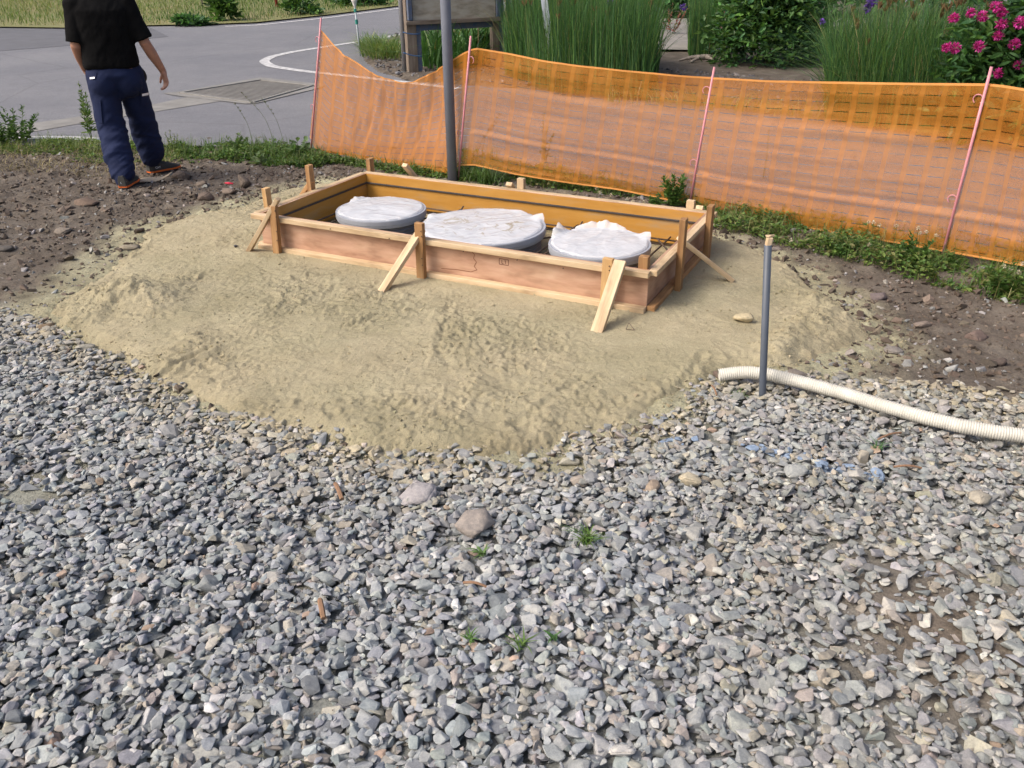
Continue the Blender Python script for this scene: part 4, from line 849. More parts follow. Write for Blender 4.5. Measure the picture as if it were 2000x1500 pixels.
# --- clover flowers
def ballcloud(c, rad, n, L_, cols, flat=1.0):
    d = r.normal(size=(n, 3)); d /= np.linalg.norm(d, axis=1)[:, None]; p_ = np.asarray(c)+d*np.array([1, 1, flat])*rad*r.uniform(.35, 1, (n, 1)); az = np.arctan2(d[:, 1], d[:, 0]); pi_ = np.arcsin(np.clip(d[:, 2], -1, 1))
    V, Fv, m = leaves(p_, np.full(n, L_), np.full(n, L_*.7), az+r.normal(0, .4, n), pi_+r.normal(0, .4, n)); return V, Fv, rep_(pal(n, cols, .1), m)
cl_px = [(1165,368),(1172,375),(1193,381),(1226,388),(1236,393),(1257,394),(1545,468),(1697,478),(1962,520),(1975,524),(1990,532),(1998,515)]
cl_px += [(int(a), int(b)) for a, b in zip(r.uniform(1640, 1990, 26), r.uniform(425, 475, 26))]
for k, (a, b) in enumerate(cl_px):
    behind = k >= 12; z = ZLOW+r.uniform(.10, .16); c = at(a, b, z) if not behind else at(a, b, z+.06)
    if behind: c = c+np.array([.10, .14, 0])
    t_ = thing('clover', 'white clover flower in the weeds just behind the far long side of the formwork' if k < 6 else 'white clover flower in the weeds in front of the net at the right' if k < 12 else 'white clover flower seen through the orange net at the right', 'clover', (c[0], c[1], ZLOW), 'white clover flowers in the weeds by the net')
    V, Fs = tube([(c[0]+.02, c[1], ZLOW-.03), (c[0]+.008, c[1], (ZLOW+c[2])/2), c], .0013, 5); part('stem', V, Fs, LEAF, t_, col=np.ones((len(V), 3))*np.array([.08, .14, .04]))
    V, Fv, cc = ballcloud(c, .011, 34, .008, [(.62, .58, .50), (.50, .44, .36)], .8); part('flower', V, Fv, LEAF, t_, col=cc)

# --- single weeds that stand out
def stemplant(px_, py_, hpx, nst, nl, ll, label, name='weed', spread=.25, P_=GRN, group=None, z0=ZLOW, wr=.35, stiff=.2, cat='weed', topleaf=True, off=(0, 0)):
    c = at(px_, py_, z0); c = c+np.array([off[0], off[1], 0]); sc = np.linalg.norm(c-CP)/F; Hh = hpx*sc/math.cos(.3); t_ = thing(name, label, cat, (c[0], c[1], z0), group); sm = MB(); lm = MB()
    for s_ in range(nst):
        az = r.uniform(0, 6.28); ln_ = Hh*r.uniform(.6, 1) if s_ else Hh; tp_ = c+np.array([math.cos(az)*spread*ln_*(s_ > 0), math.sin(az)*spread*ln_*(s_ > 0), ln_]); b0 = c+np.array([math.cos(az), math.sin(az), 0])*.008-np.array([0, 0, .03])
        mid = (b0+tp_)/2+r.normal(0, .03*Hh, 3)*np.array([1, 1, 0]); pth = smoothline([b0, mid, tp_], 12); V, Fs = tube(pth, np.linspace(.0035, .0015, 12)*max(1, Hh*1.5), 6); sm.add(V, Fs, (.10, .14, .05))
        tt = r.uniform(.15, 1, nl)**.8; p_ = np.stack([np.interp(tt*11, np.arange(12), pth[:, k]) for k in range(3)], 1); L_ = ll*(1.15-.75*tt)*r.uniform(.7, 1.2, nl)
        V, Fv, m = leaves(p_, L_, L_*wr, r.uniform(0, 6.28, nl), r.uniform(-.2, .8, nl)+tt*.4, r.normal(0, .3, nl)); lm.add(V, Fv, rep_(pal(nl, P_), m))
    V, Fs = sm.get(); part('stem', V, Fs, LEAF, t_, col=sm.col(), smooth=True); V, Fs = lm.get(); part('foliage', V, Fs, LEAF, t_, col=lm.col()); return t_
stemplant(180, 276, 92, 3, 70, .085, 'tall feathery mugwort sprout at the left beside the man’s leg', 'mugwort', .28, GRN+YGRN[:1], wr=.28)
stemplant(42, 280, 52, 9, 45, .08, 'bushy dark green weed at the far left by the white line', 'mugwort', .75, GRN[:3], wr=.4)
stemplant(8, 284, 40, 7, 40, .08, 'low leafy weed cut by the left edge of the picture', 'mugwort', .8, GRN[:3], wr=.4)
stemplant(1318, 396, 58, 5, 40, .085, 'leafy bright green sapling in front of the net behind the formwork’s right end', 'sapling', .35, GRN[:2]+[(.10, .20, .04)], wr=.42, off=(-.05, -.12))
stemplant(1290, 402, 30, 4, 26, .06, 'low leafy shoot at the foot of the bright green sapling', 'sapling', .6, GRN[:2], wr=.45, off=(-.05, -.12))
stemplant(470, 300, 34, 6, 30, .07, 'leafy weed in the green strip right of the man', 'weed', .7, GRN, wr=.4)
stemplant(340, 300, 40, 4, 22, .05, 'yellowish sparse weed just right of the man’s knee', 'weed', .5, YGRN, wr=.3)
stemplant(585, 308, 34, 5, 8, .13, 'broad leaved dock plant at the left end of the net', 'dock', .6, [(.09, .16, .06), (.13, .2, .09)], wr=.6)
stemplant(512, 322, 22, 4, 7, .11, 'limp broad leaved weed at the edge of the soil', 'dock', .9, [(.12, .19, .08), (.16, .22, .1)], wr=.6)
stemplant(1475, 360, 90, 1, 10, .03, 'thin dry seedling stalk right behind the net at its middle', 'weed', .1, YGRN, wr=.3, off=(.1, .15))
stemplant(1050, 330, 95, 3, 34, .05, 'fine yellow flowered weed seen through the net', 'weed', .3, [(.25, .25, .04), (.1, .15, .04)], wr=.4, off=(.06, .15))
stemplant(1780, 520, 50, 8, 30, .07, 'leafy clump of weeds below the net toward the right', 'weed', .8, GRN[:3], wr=.45)
stemplant(1640, 500, 34, 7, 26, .06, 'low dark green weed clump below the net above the brown soil', 'weed', .9, GRN[:3], wr=.45)
stemplant(1960, 575, 55, 8, 26, .075, 'rank weed with pale stems at the right edge under the net', 'weed', .7, GRN, wr=.4)
def tuft(px_, py_, n, h, wd, label, lean=(.3, 1.2), P_=GRN, z0=0.0, spread=.03, name='grass_tuft', group=None, off=(0, 0), cat='grass', azr=(0, 6.28)):
    c = at(px_, py_, z0); c = c+np.array([off[0], off[1], 0]); b = c+np.c_[r.normal(0, spread, (n, 2)), np.full(n, -.015)]
    V, Qv, m = blades(b, h*r.uniform(.5, 1, n), wd*r.uniform(.6, 1.1, n), r.uniform(*lean, n), r.uniform(*azr, n), seg=5); return solo(name, V, Qv, LEAF, label, cat, group, col=rep_(pal(n, P_), m))
tuft(950, 356, 120, .30, .008, 'tuft of long drooping grass blades behind the formwork right of the grey pole', (.5, 1.5), GRN[:2]+[(.14, .20, .10)], ZLOW, .06)
tuft(920, 352, 60, .28, .008, 'smaller tuft of drooping grass at the foot of the grey pole', (.5, 1.6), GRN[:2]+[(.14, .20, .10)], ZLOW, .05)
tuft(1148, 1052, 46, .075, .007, 'bright green rosette of grass growing through the middle of the gravel', (.8, 1.6), YGRN[1:2]+[(.10, .19, .04)], .02, .012)
tuft(938, 1078, 16, .045, .014, 'pale broad leaved seedling in the gravel below the big brown rock', (.8, 1.4), [(.14, .24, .08)], .02, .006)
tuft(918, 1245, 14, .045, .008, 'tiny green seedling in the lower gravel, left of two others', (.6, 1.4), [(.10, .2, .05)], .02, .006)
tuft(1080, 1240, 14, .04, .009, 'small green sprout hidden between stones in the lower middle gravel', (.6, 1.4), [(.08, .18, .05)], .02, .006)
tuft(1018, 1256, 16, .05, .008, 'leafy sprout lying flat between the two other sprouts of the lower gravel', (1.0, 1.8), [(.12, .2, .05)], .02, .008)
tuft(1440, 775, 22, .07, .006, 'green grass sprout in the gravel left of the thin pipe’s foot', (.4, 1.2), [(.10, .19, .05), (.14, .22, .07)], .0, .012)
tuft(1712, 870, 16, .05, .007, 'green sprig in the gravel in front of the cream hose', (.6, 1.4), [(.08, .18, .06)], .02, .01)
for k, (a, b, hh_, ln) in enumerate([(560, 300, .55, .35), (545, 305, .62, .5), (500, 300, .5, .3), (936, 338, .55, .35), (925, 345, .5, .42)]):
    labs = ['thin leaning grass stalk with seeds just left of the net', 'longest bent grass stalk rising over the asphalt left of the net', 'faint upright grass stalk above the leafy weed strip', 'dark grass seed head rising in front of the net right of the grey pole', 'shorter grass stalk crossing the net beside the grey pole']
    c = at(a, b, ZLOW); az = math.pi-.3 if k < 3 else -.1; t_ = smoothline([c, c+np.array([math.cos(az)*ln*hh_*.3, math.sin(az)*ln*hh_*.3, hh_*.6]), c+np.array([math.cos(az)*ln*hh_, math.sin(az)*ln*hh_, hh_*.92])], 14)
    m_ = MB(); V, Fs = tube(t_, np.linspace(.0022, .001, 14), 5); m_.add(V, Fs, (.13, .16, .06)); q = t_[9:]; n = 40; ii = r.integers(0, len(q), n); V, Fv, mm_ = leaves(q[ii]+r.normal(0, .004, (n, 3)), np.full(n, .016), np.full(n, .005), r.uniform(0, 6.28, n), r.uniform(.3, 1.3, n)); m_.add(V, Fv, rep_(pal(n, [(.10, .13, .06), (.16, .15, .08)]), mm_))
    V, Fs = m_.get(); solo('grass_stalk', V, Fs, LEAF, labs[k], 'grass', 'single grass stalks by the net', col=m_.col())

# --- far verge grass
N = 52000; vq = P2([(-350,66),(0,54),(290,51),(500,45),(640,30),(800,10)], ZR_); vq = np.vstack([vq, [[2, 44], [-34, 44], [-34, 25]]]); q = inpoly(N, vq)
k = np.abs(q[:, 0]) < 1.1*q[:, 1]; q = q[k]; e = sdist(q[:, 0], q[:, 1], vq); tone = fbm(q[:, 0], q[:, 1]*.6, .35, 3, 501)+.25*(q[:, 0]+11)/6
n = len(q); cc = pal(n, [(.12, .185, .045), (.15, .21, .055), (.09, .15, .035), (.19, .22, .08)]); dk = tone > .08+r.normal(0, .2, n); cc[dk] = pal(dk.sum(), GRN+[(.07, .13, .03)]); dr = (e < .5+r.normal(0, .4, n))&(r.random(n) < .6)|((tone < -.3)&(r.random(n) < .3)); cc[dr] = pal(dr.sum(), DRY+YGRN[:1])
V, Qv, m = blades(np.c_[q, np.full(n, -.06)], r.uniform(.08, .24, n)*(.5+.5*sstep(0, 1.5, e)), r.uniform(.012, .028, n), r.uniform(.1, .9, n), r.uniform(0, 6.28, n), seg=2); setting('verge_grass', V, Qv, LEAF, 'stuff', 'yellow green meadow grass beyond the far edge of the asphalt', 'grass', col=rep_(cc, m))
def clump(px_, py_, wpx, hpx, n, ll, P_, name, label, cat, z0=ZR_, wr=.5, group=None, stemn=6, core=True, top=None, flowers=None, fr_=.03, fcol=None, lean_up=.2, fname='flower', shell=.5, fz=1.0):
    c = at(px_, py_, z0); sc = np.linalg.norm(c-CP)/F; W_ = wpx*sc/2; Hh = hpx*sc/math.cos(.25); t_ = thing(name, label, cat, c, group); sm = MB()
    for s_ in range(stemn):
        a = r.uniform(0, 6.28); e_ = c+np.array([math.cos(a)*W_*.6, math.sin(a)*W_*.5, Hh*r.uniform(.6, .9)]); V, Fs = tube(smoothline([c+r.normal(0, .03, 3)*[1, 1, 0]-[0, 0, .05], (c+e_)/2+[0, 0, .1*Hh], e_], 8), np.linspace(.012, .003, 8), 5); sm.add(V, Fs, (.10, .08, .045))
    V, Fs = sm.get(); part('stems', V, Fs, LEAF, t_, col=sm.col())
    nc = max(8, n//40); cd_ = r.normal(size=(nc, 3)); cd_ /= np.linalg.norm(cd_, axis=1)[:, None]; cd_[:, 2] = np.abs(cd_[:, 2])*1.6-.72; cen = c+np.array([0, 0, Hh*.42])+cd_*np.array([W_*.85, W_*.75, Hh*.5])*r.uniform(shell, 1, (nc, 1)); cen[:, 2] = np.clip(cen[:, 2], c[2]+.04, None)
    tone = np.exp(r.normal(0, .22, nc)); ii = r.integers(0, nc, n); off_ = r.normal(0, 1, (n, 3))*np.array([W_, W_, Hh*.5])*.17; p_ = cen[ii]+off_; p_[:, 2] = np.clip(p_[:, 2], c[2]+.02, None)
    L_ = ll*r.uniform(.6, 1.2, n); d_ = p_-(c+np.array([0, 0, Hh*.3])); az = np.arctan2(d_[:, 1], d_[:, 0])+r.normal(0, .8, n); V, Fv, m = leaves(p_, L_, L_*wr, az, r.normal(lean_up, .5, n), r.normal(0, .5, n)); cc = pal(n, P_)*tone[ii][:, None]; part('foliage', V, Fv, LEAF, t_, col=rep_(cc, m))
    for fp_ in (flowers or []):
        fc = at_y(fp_[0], fp_[1], c[1]-W_*.55*fz); V, Fv, cc = ballcloud(fc, fr_*(fp_[2] if len(fp_) > 2 else 1), 130, fr_*.75, fcol, .8); part(fname, V, Fv, LEAF, t_, col=cc)
    return t_
clump(378, 50, 70, 18, 500, .16, DGRN, 'bush', 'low dark green bush at the far asphalt edge', 'bush', stemn=3)
clump(440, 42, 60, 45, 500, .2, GRN[:3], 'bush', 'mid green bush on the far verge right of the low dark one', 'bush', stemn=3)
clump(590, 30, 70, 30, 600, .18, GRN[:3]+DGRN[:1], 'bush', 'round bush on the far verge by the red post', 'bush', stemn=3)
clump(700, 12, 110, 28, 900, .18, DGRN, 'bush', 'dark bush at the top of the far verge beyond the white edge line', 'bush', stemn=3)
c = at(541, 15, -.05); t_ = thing('red_post', 'short dark red post standing in the far grass', 'post', c)
V, Fs = tube([c, c+[0, 0, .9]], .045, 12); part('shaft', V, Fs, simple('red_paint', (.28, .03, .03), (.2, .03, .03), 9, .5), t_, smooth=True)
V, Fs = tube([c+[0, 0, .72], c+[-.14, 0, .78], c+[-.24, 0, .72]], .02, 8); part('handle', V, Fs, simple('dark_green_paint', (.03, .08, .06)), t_, smooth=True)
V, Fs = tube([c+[0, 0, .90], c+[0, 0, .96]], .06, 12); part('cap', V, Fs, bpy.data.materials['red_paint'], t_)
c = at(396, 14, -.05); V, Fs = tube([c, c+[.01, 0, .5], c+[0.03, 0, .8]], .018, 8); solo('stick', V, Fs, simple('dark_stick', (.07, .05, .05)), 'thin dark stick upright in the far grass', 'stick')

# --- reeds and garden plants
def reeds(poly_px, n, h, label, flowers=0, P_=DGRN, wd=.011, name='iris_clump', zf=ZG, lean=(.03, .35), fcol=None, fl2=None, bright=.2):
    poly = P2(poly_px, zf); q = inpoly(n, poly); c = np.array([q[:, 0].mean(), q[:, 1].mean(), zf]); t_ = thing(name, label, 'reeds' if name != 'daylily_clump' else 'plant', c)
    cen = c[:2]; d_ = q-cen; az = np.arctan2(d_[:, 1], d_[:, 0])+r.normal(0, 1.1, n); hh_ = h*np.clip(r.normal(.78, .17, n)+.22*fbm(q[:, 0], q[:, 1], 3, 2, 411), .3, 1.12); ln = r.uniform(*lean, n)*(1+2.5*(r.random(n) < .16))
    cc = pal(n, P_, .18); b_ = r.random(n) < bright; cc[b_] = pal(b_.sum(), [(.10, .19, .045), (.13, .2, .06)]); dr = r.random(n) < .02; cc[dr] = pal(dr.sum(), DRY)
    V, Qv, m = blades(np.c_[q, np.full(n, zf-.02)], hh_, wd*r.uniform(.6, 1.2, n), ln, az, seg=5, tw=r.uniform(.6, 2.5, n)); part('leaves', V, Qv, LEAF, t_, col=rep_(cc, m))
    if flowers:
        i = r.integers(0, n, flowers); m_ = MB(); tt = np.c_[q[i], zf+h*r.uniform(.6, 1.02, flowers)]
        for k, tp_ in zip(i, tt):
            V, Fs = tube([(q[k, 0], q[k, 1], zf), tp_], .003, 5); m_.add(V, Fs, (.12, .16, .06)); nn = 8; V, Fv, mm_ = leaves(np.repeat(tp_[None], nn, 0)+r.normal(0, .008, (nn, 3))-[0, 0, .02], np.full(nn, .085), np.full(nn, .02), r.uniform(0, 6, nn), r.uniform(.9, 1.5, nn)); m_.add(V, Fv, rep_(pal(nn, [(.20, .12, .06), (.15, .095, .05)]), mm_))
        V, Fs = m_.get(); part('seed_heads', V, Fs, LEAF, t_, col=m_.col())
    for (fx, fy, fs) in (fl2 or []):
        fc = at_y(fx, fy, c[1]-.1); V, Fv, cc = ballcloud(fc, .04*fs, 40, .05*fs, fcol, .7); part('flower', V, Fv, LEAF, t_, col=cc)
    return t_
PURP = [(.10, .04, .30), (.16, .07, .42)]
reeds([(985,150),(1080,178),(1180,186),(1262,190),(1285,165),(1270,128),(1150,112),(1000,112)], 9500, 1.42, 'widest clump of tall dark green reeds behind the net left of the pale path', 34, fl2=[(1190,4,1),(1247,16,1),(1282,20,1)], fcol=PURP, lean=(.02, .25))
reeds([(1345,112),(1392,112),(1400,98),(1370,88),(1342,96)], 1100, 1.15, 'narrow sheaf of reeds standing alone on the pale path', 0, fl2=[(1335,14,1)], fcol=PURP, lean=(.02, .2))
reeds([(1610,230),(1700,245),(1800,256),(1885,265),(1900,215),(1850,180),(1700,160),(1610,175)], 8500, 1.25, 'broad clump of reeds left of the magenta peonies', 42, fl2=[(1702,5,1.1),(1694,18,.7),(1607,42,.6)], fcol=PURP, lean=(.03, .5), bright=.3)
reeds([(815,128),(850,138),(920,134),(960,122),(930,100),(840,98)], 500, .85, 'dark sword leaved iris behind the wooden board’s posts', 0, DGRN[:3], .045, 'iris_clump', lean=(.1, .9), bright=.1)
reeds([(705,108),(735,117),(790,118),(792,100),(740,88),(708,92)], 900, .42, 'yellow green daylily clump beside the board’s left post', 0, YGRN, .018, 'daylily_clump', lean=(.3, 1.3), bright=.5)
clump(955, 118, 75, 60, 2200, .08, DGRN+GRN[:1], 'shrub', 'small leafy shrub between the legs of the wooden board', 'shrub', ZG, stemn=5)
clump(1500, 122, 205, 150, 9000, .12, GRN[:3]+DGRN, 'shrub', 'large leafy green shrub between the two reed clumps', 'shrub', ZG, stemn=12, wr=.5)
t_ = clump(1975, 262, 270, 225, 11000, .12, DGRN+GRN[:1], 'peony_bush', 'dark leaved peony bush with magenta blossoms at the right edge', 'peony', ZG, wr=.4, stemn=12, flowers=[(1850,92,1),(1866,94,1.1),(1863,35,.9),(1897,25,.9),(1919,32,1.1),(1913,90,1.1),(1945,13,1.2),(1958,24,.9),(1956,47,1.25),(1950,70,.9),(1992,44,1.3),(1982,86,1.1),(1949,143,1),(1990,126,.8)], fr_=.037, fcol=[(.55, .03, .30), (.68, .09, .44), (.42, .02, .20)])
reeds([(1180,196),(1500,222),(1620,236),(1610,222),(1500,208),(1200,182)], 420, .28, 'sparse yellowing grass along the front of the garden bed behind the net', 0, YGRN+DRY, .012, 'garden_grass', lean=(.2, 1.2))
stemplant(1310, 70, 52, 8, 40, .06, 'loose reddish shrub with pink flowers behind the pale path', 'pink_shrub', .6, [(.35, .07, .09), (.45, .16, .16), (.08, .12, .04)], z0=ZG, wr=.6, cat='shrub')
stemplant(1405, 68, 40, 8, 36, .06, 'low pink flowered plant right of the lone reed sheaf', 'pink_shrub', .7, [(.35, .07, .09), (.45, .16, .16), (.08, .14, .04)], z0=ZG, wr=.6, cat='shrub')
stemplant(1015, 60, 70, 8, 50, .09, 'plant with red and white blooms behind the left end of the wide reeds', 'flowering_plant', .6, [(.45, .06, .04), (.65, .62, .58), (.08, .13, .04)], z0=ZG, wr=.6, cat='flowers')
for k, (a, b, ww, hh_, lab) in enumerate([(1130, 60, 260, 90, 'dark shrub far behind the wide reeds'), (1330, 32, 200, 60, 'dark shrub beyond the pale path behind the pink flowers'), (1520, 30, 220, 80, 'dark shrub beyond the large leafy one'), (1760, 30, 330, 90, 'dark hedge-like shrub far behind the right reed clump')]):
    clump(a, b, ww, hh_, 2600, .2, DGRN, 'background_shrub', lab, 'shrub', ZG, stemn=6, group='dark shrubs at the back of the garden')
# grey root on the bed
c = at(1378, 118, ZG+.02); m_ = MB()
for a_, l_ in ((2.9, .42), (3.6, .30), (.3, .22), (5.1, .25)):
    V, Fs = tube(smoothline([c+[0, 0, .05], c+np.array([math.cos(a_)*l_*.5, math.sin(a_)*l_*.5, .05]), c+np.array([math.cos(a_)*l_, math.sin(a_)*l_, -.01])], 10), np.linspace(.045, .015, 10), 8); m_.add(V, Fs)
V, Fs = m_.get(); solo('root', V, Fs, simple('weathered_root', (.32, .28, .24), (.18, .15, .13), 14, .9, .5, 40), 'pale weathered forked root lying on the garden bed below the lone reeds', 'root', smooth=True)
# concrete step at the far right
a0 = at(1895, 20, ZG); t_ = thing('concrete_step', 'grey concrete step behind the peonies in the top right corner', 'step', a0+np.array([1, .5, 0]))
beam('step_block', a0+np.array([0, .3, .12]), a0+np.array([3.5, -.6, .12]), 1.0, .3, simple('step_concrete', (.20, .20, .21), (.13, .13, .14), 3, .9, .3, 50), t_, bev=.01)
beam('step_block', a0+np.array([0, 1.1, .28]), a0+np.array([3.5, .2, .28]), .8, .6, bpy.data.materials['step_concrete'], t_, bev=.01)

# ------------------------------------------------------------------ notice board
NBW = wood('weathered_wood', (.13, .105, .085), (.20, .165, .135), (.27, .235, .20)); BLUEP = simple('flaking_blue_paint', (.045, .085, .17), (.12, .12, .13), 14, .8, .3, 60)
BOARD = wood('grey_board', (.36, .34, .29), (.44, .42, .37), (.50, .48, .42), 6)
B0 = at(806, 139, ZG); B1 = at(967, 128, ZG); Yb = B0[1]; bd = B1-B0; bd[2] = 0; bl_ = np.linalg.norm(bd); bu = bd/bl_; bn = np.array([bu[1], -bu[0], 0])
nb = thing('notice_board', 'old wooden notice board with blank grey panel on two blue-edged posts in the garden bed', 'notice board', (B0+B1)/2)
def bp(px_, py_, o=0.0): return at_plane(px_, py_, B0+bn*o, B1+bn*o)
for k, P_ in enumerate((B0, B1)):
    beam('post', P_-[0, 0, .1], P_+[0, 0, 2.3], .15 if k == 0 else .11, .12, NBW, nb, up=tuple(bn)); s_ = bu*(.112 if k == 0 else .10)
    beam('blue_batten', P_+s_-[0, 0, .05], P_+s_+[0, 0, 2.3], .07 if k == 0 else .08, .10, BLUEP, nb, up=tuple(bn))
zb_ = bp(880, 40)[2]; a_ = bp(800, 0); pa = B0-bu*.02; pb = B1+bu*.0
def bz(o, z, n_=0.0): q = B0+bu*o+bn*n_; q = q.copy(); q[2] = z; return q
beam('bottom_rail', bz(-.10, zb_-.00, .10), bz(bl_+.05, zb_-.00, .10), .075, .055, NBW, nb)
beam('lower_beam', bz(-.02, zb_-.075, .03), bz(bl_, zb_-.075, .03), .05, .085, BLUEP, nb)
beam('panel', bz(.02, zb_+.52, .085), bz(bl_-.02, zb_+.52, .085), .02, .98, BOARD, nb, bev=0)
beam('top_rail', bz(-.10, zb_+1.04, .10), bz(bl_+.05, zb_+1.04, .10), .075, .055, NBW, nb)
beam('side_rail', bz(-.03, zb_+.035, .10), bz(-.03, zb_+1.0, .10), .06, .075, BLUEP, nb, up=tuple(bn)); beam('side_rail', bz(bl_+.02, zb_+.035, .10), bz(bl_+.02, zb_+1.0, .10), .06, .075, BLUEP, nb, up=tuple(bn))
q = at(791, 138, ZG); V, Fs = tube([q-[0, 0, .1], q+[0, 0, 2.4]], .038, 14); part('side_pipe', V, Fs, simple('weathered_pipe', (.16, .18, .20), (.22, .20, .19), 12, .7), nb, smooth=True)
q = bp(990, 128); V, Fs = tube([q-[0, 0, .1]+bu*.03, q+bu*.03+[0, 0, 2.4]], .03, 14); part('side_pipe', V, Fs, BLUEP, nb, smooth=True)
WIRE = simple('blue_wire', (.06, .14, .30), None, 9, .5)
for (x0_, y0_, x1_, y1_) in ((787, 63, 820, 66), (788, 103, 824, 110)):
    a = bp(x0_, y0_, .12); b = bp(x1_, y1_, .10); V, Fs = tube(smoothline([a, (a+b)/2-[0, 0, .02], b], 8), .009, 6); part('binding_wire', V, Fs, WIRE, nb, smooth=True)
# cloth-topped marker rod and the pale stake in the reeds
q = at(704, 110, ZR_); u_ = at_y(690, -14, q[1]); t_ = thing('marker_rod', 'thin pale rod with a white cloth and green tape at its top beside the daylilies', 'rod', q)
V, Fs = tube([q, (q+u_)/2, u_], .016, 10); part('shaft', V, Fs, simple('pale_rod', (.55, .60, .62), (.42, .47, .50), 8, .5), t_, smooth=True)
f = lambda y: at_y(690+(y+14)*.113, y, q[1]); V, Fs = tube(smoothline([f(-30), f(-14), f(0), f(8), f(16)], 16), np.array([.02, .03, .04, .05, .05, .06, .055, .065, .06, .055, .06, .05, .04, .035, .025, .02])*.9, 12); part('cloth', V, Fs, simple('cloth', (.66, .64, .60), (.50, .48, .45), 8, .9, .5, 25), t_)
for y0_, y1_ in ((17, 24), (38, 47)): V, Fs = tube([f(y0_), f(y1_)], .026, 10); part('tape', V, Fs, simple('green_tape', (.02, .22, .18)), t_)
q = at(1084, 166, ZG); u_ = at_y(1058, -40, q[1]); t_ = thing('pale_stake', 'flat pale bluish stake standing in the wide reed clump', 'stake', q)
beam('board', q, u_, .085, .03, simple('pale_blue_paint', (.52, .56, .62), (.44, .48, .54), 6, .6), t_, up=(0, -1, 0)); beam('top_edge', u_, u_+np.array([0, 0, .04]), .06, .03, bpy.data.materials['pale_blue_paint'], t_, up=(0, -1, 0))

# ------------------------------------------------------------------ small litter
q = at(446, 352, ZLOW+.05); q[2] = gz(q[0], q[1])+.012; m_ = MB(); V, Fs = tube([q-[.035, -.01, 0], q, q+[.035, .0, -.004]], [.006, .011, .007], 8); solo('red_scrap', V, Fs, simple('red_plastic', (.62, .02, .06), (.5, .02, .05), 9, .4), 'tiny bright red plastic scrap on the dark soil near the brown rocks', 'litter')
q = at(460, 486, .02); q[2] = gz(q[0], q[1]); V, Fv = hull(910, 9, 0, .5, .9); solo('dark_scrap', V*[.022, .022, .02]+q+[0, 0, .01], Fv, simple('dark_plastic', (.04, .04, .05), None, 9, .5), 'small dark grey chip on the sand left of the leftmost brace', 'litter')
q = at(1230, 645, .02); q[2] = gz(q[0], q[1])+.004; m_ = MB(); a = [q+[-.018, 0, 0], q+[.022, -.01, 0], q+[-.005, .012, .03], q+[-.018, 0, 0]]
for i in range(3): V, Fs = tube([a[i], a[i+1]], .0016, 6); m_.add(V, Fs)
V, Fs = m_.get(); solo('wire_clip', V, Fs, REBAR, 'little bent triangle of wire on the sand right of the widest brace', 'wire')
for k, (a, b, c_, d_, lab) in enumerate([(1715, 858, 1760, 845, 'thin brown twig on the gravel just below the cream hose'), (1390, 738+15, 1400, 760+12, 'short reddish twig at the end of the cream hose'), (655, 945, 668, 975, 'short brown splinter of wood in the left of the middle gravel'), (625, 1172, 632, 1208, 'orange brown wood chip standing in the lower left gravel'), (905, 1138, 950, 1146, 'thin dry stalk in the gravel below the big brown rock'), (1745, 912, 1800, 914, 'dry brown twig lying level on the gravel at right')]):
    p0 = at(a, b, .045); p1 = at(c_, d_, .045); V, Fs = tube(smoothline([p0, (p0+p1)/2+[0, 0, .012], p1], 8), .004 if k not in (2, 3) else .008, 6); solo('twig', V, Fs, simple('twig_brown', (.26, .15, .09), (.20, .12, .07), 20, .8), lab, 'twig', 'loose twigs on the gravel')
q = at(285, 362, ZLOW+.03); nx_ = 14; m_ = MB(); xs = np.linspace(0, 1, nx_); W_ = []
for i, t in enumerate(xs): 
    x_ = -.10+.30*t; z_ = .02+.075*t**2*(1.2-.5*t)+.012*math.sin(7*t); W_ += [(q[0]+x_, q[1]-.03+.06*t, q[2]+z_), (q[0]+x_+.01, q[1]+.09, q[2]+z_+.012)]
W_ = np.array(W_); W3 = np.vstack([W_, W_-[0, 0, .005]]); n2 = len(W_); i = np.arange(nx_-1)*2; Qv = np.concatenate([np.stack([i, i+2, i+3, i+1], 1), np.stack([i+n2, i+1+n2, i+3+n2, i+2+n2], 1), np.stack([i, i+n2, i+2+n2, i+2], 1), np.stack([i+1, i+3, i+3+n2, i+1+n2], 1)])
solo('cardboard_piece', W3, Qv, simple('cardboard', (.46, .38, .28), (.38, .31, .22), 12, .85), 'curled strip of tan cardboard beside the man’s rear shoe', 'cardboard')

# ------------------------------------------------------------------ the man
f0 = np.array([-.40, .917, 0]); r0_ = np.array([.917, .40, 0]); ya = math.radians(-14)          # forward and right of the man, turned slightly to his right
hipw = at_y(219, 130, 7.30); GZ = ZLOW+.0; O = np.array([hipw[0], hipw[1], GZ])
def W(a, b, z): return O+r0_*a+f0*b+np.array([0, 0, z])
man = thing('person', 'man walking away in black t-shirt, navy work trousers and grey shoes with orange soles', 'person', O)
def capsule(p0, p1, a, b, n=20):
    p0 = np.asarray(p0, float); p1 = np.asarray(p1, float); t, u, v = frame(p1-p0); L_ = np.linalg.norm(p1-p0); ph = np.linspace(-np.pi/2, 0, 6)
    st = [(a*math.sin(x), a*math.cos(x)) for x in ph]+[(L_+b*math.sin(-x), b*math.cos(x)) for x in ph[::-1]]
    th = np.linspace(0, 2*np.pi, n, endpoint=False); V = np.concatenate([p0+t*s_+max(q, 1e-4)*(np.cos(th)[:, None]*u+np.sin(th)[:, None]*v) for s_, q in st]); m = len(st); j = np.arange(n); k = (j+1) % n
    Fq = [list(map(int, q)) for i in range(m-1) for q in np.stack([i*n+j, i*n+k, (i+1)*n+k, (i+1)*n+j], 1)]
    return V, Fq+[list(range(n))[::-1], [(m-1)*n+x for x in range(n)]]
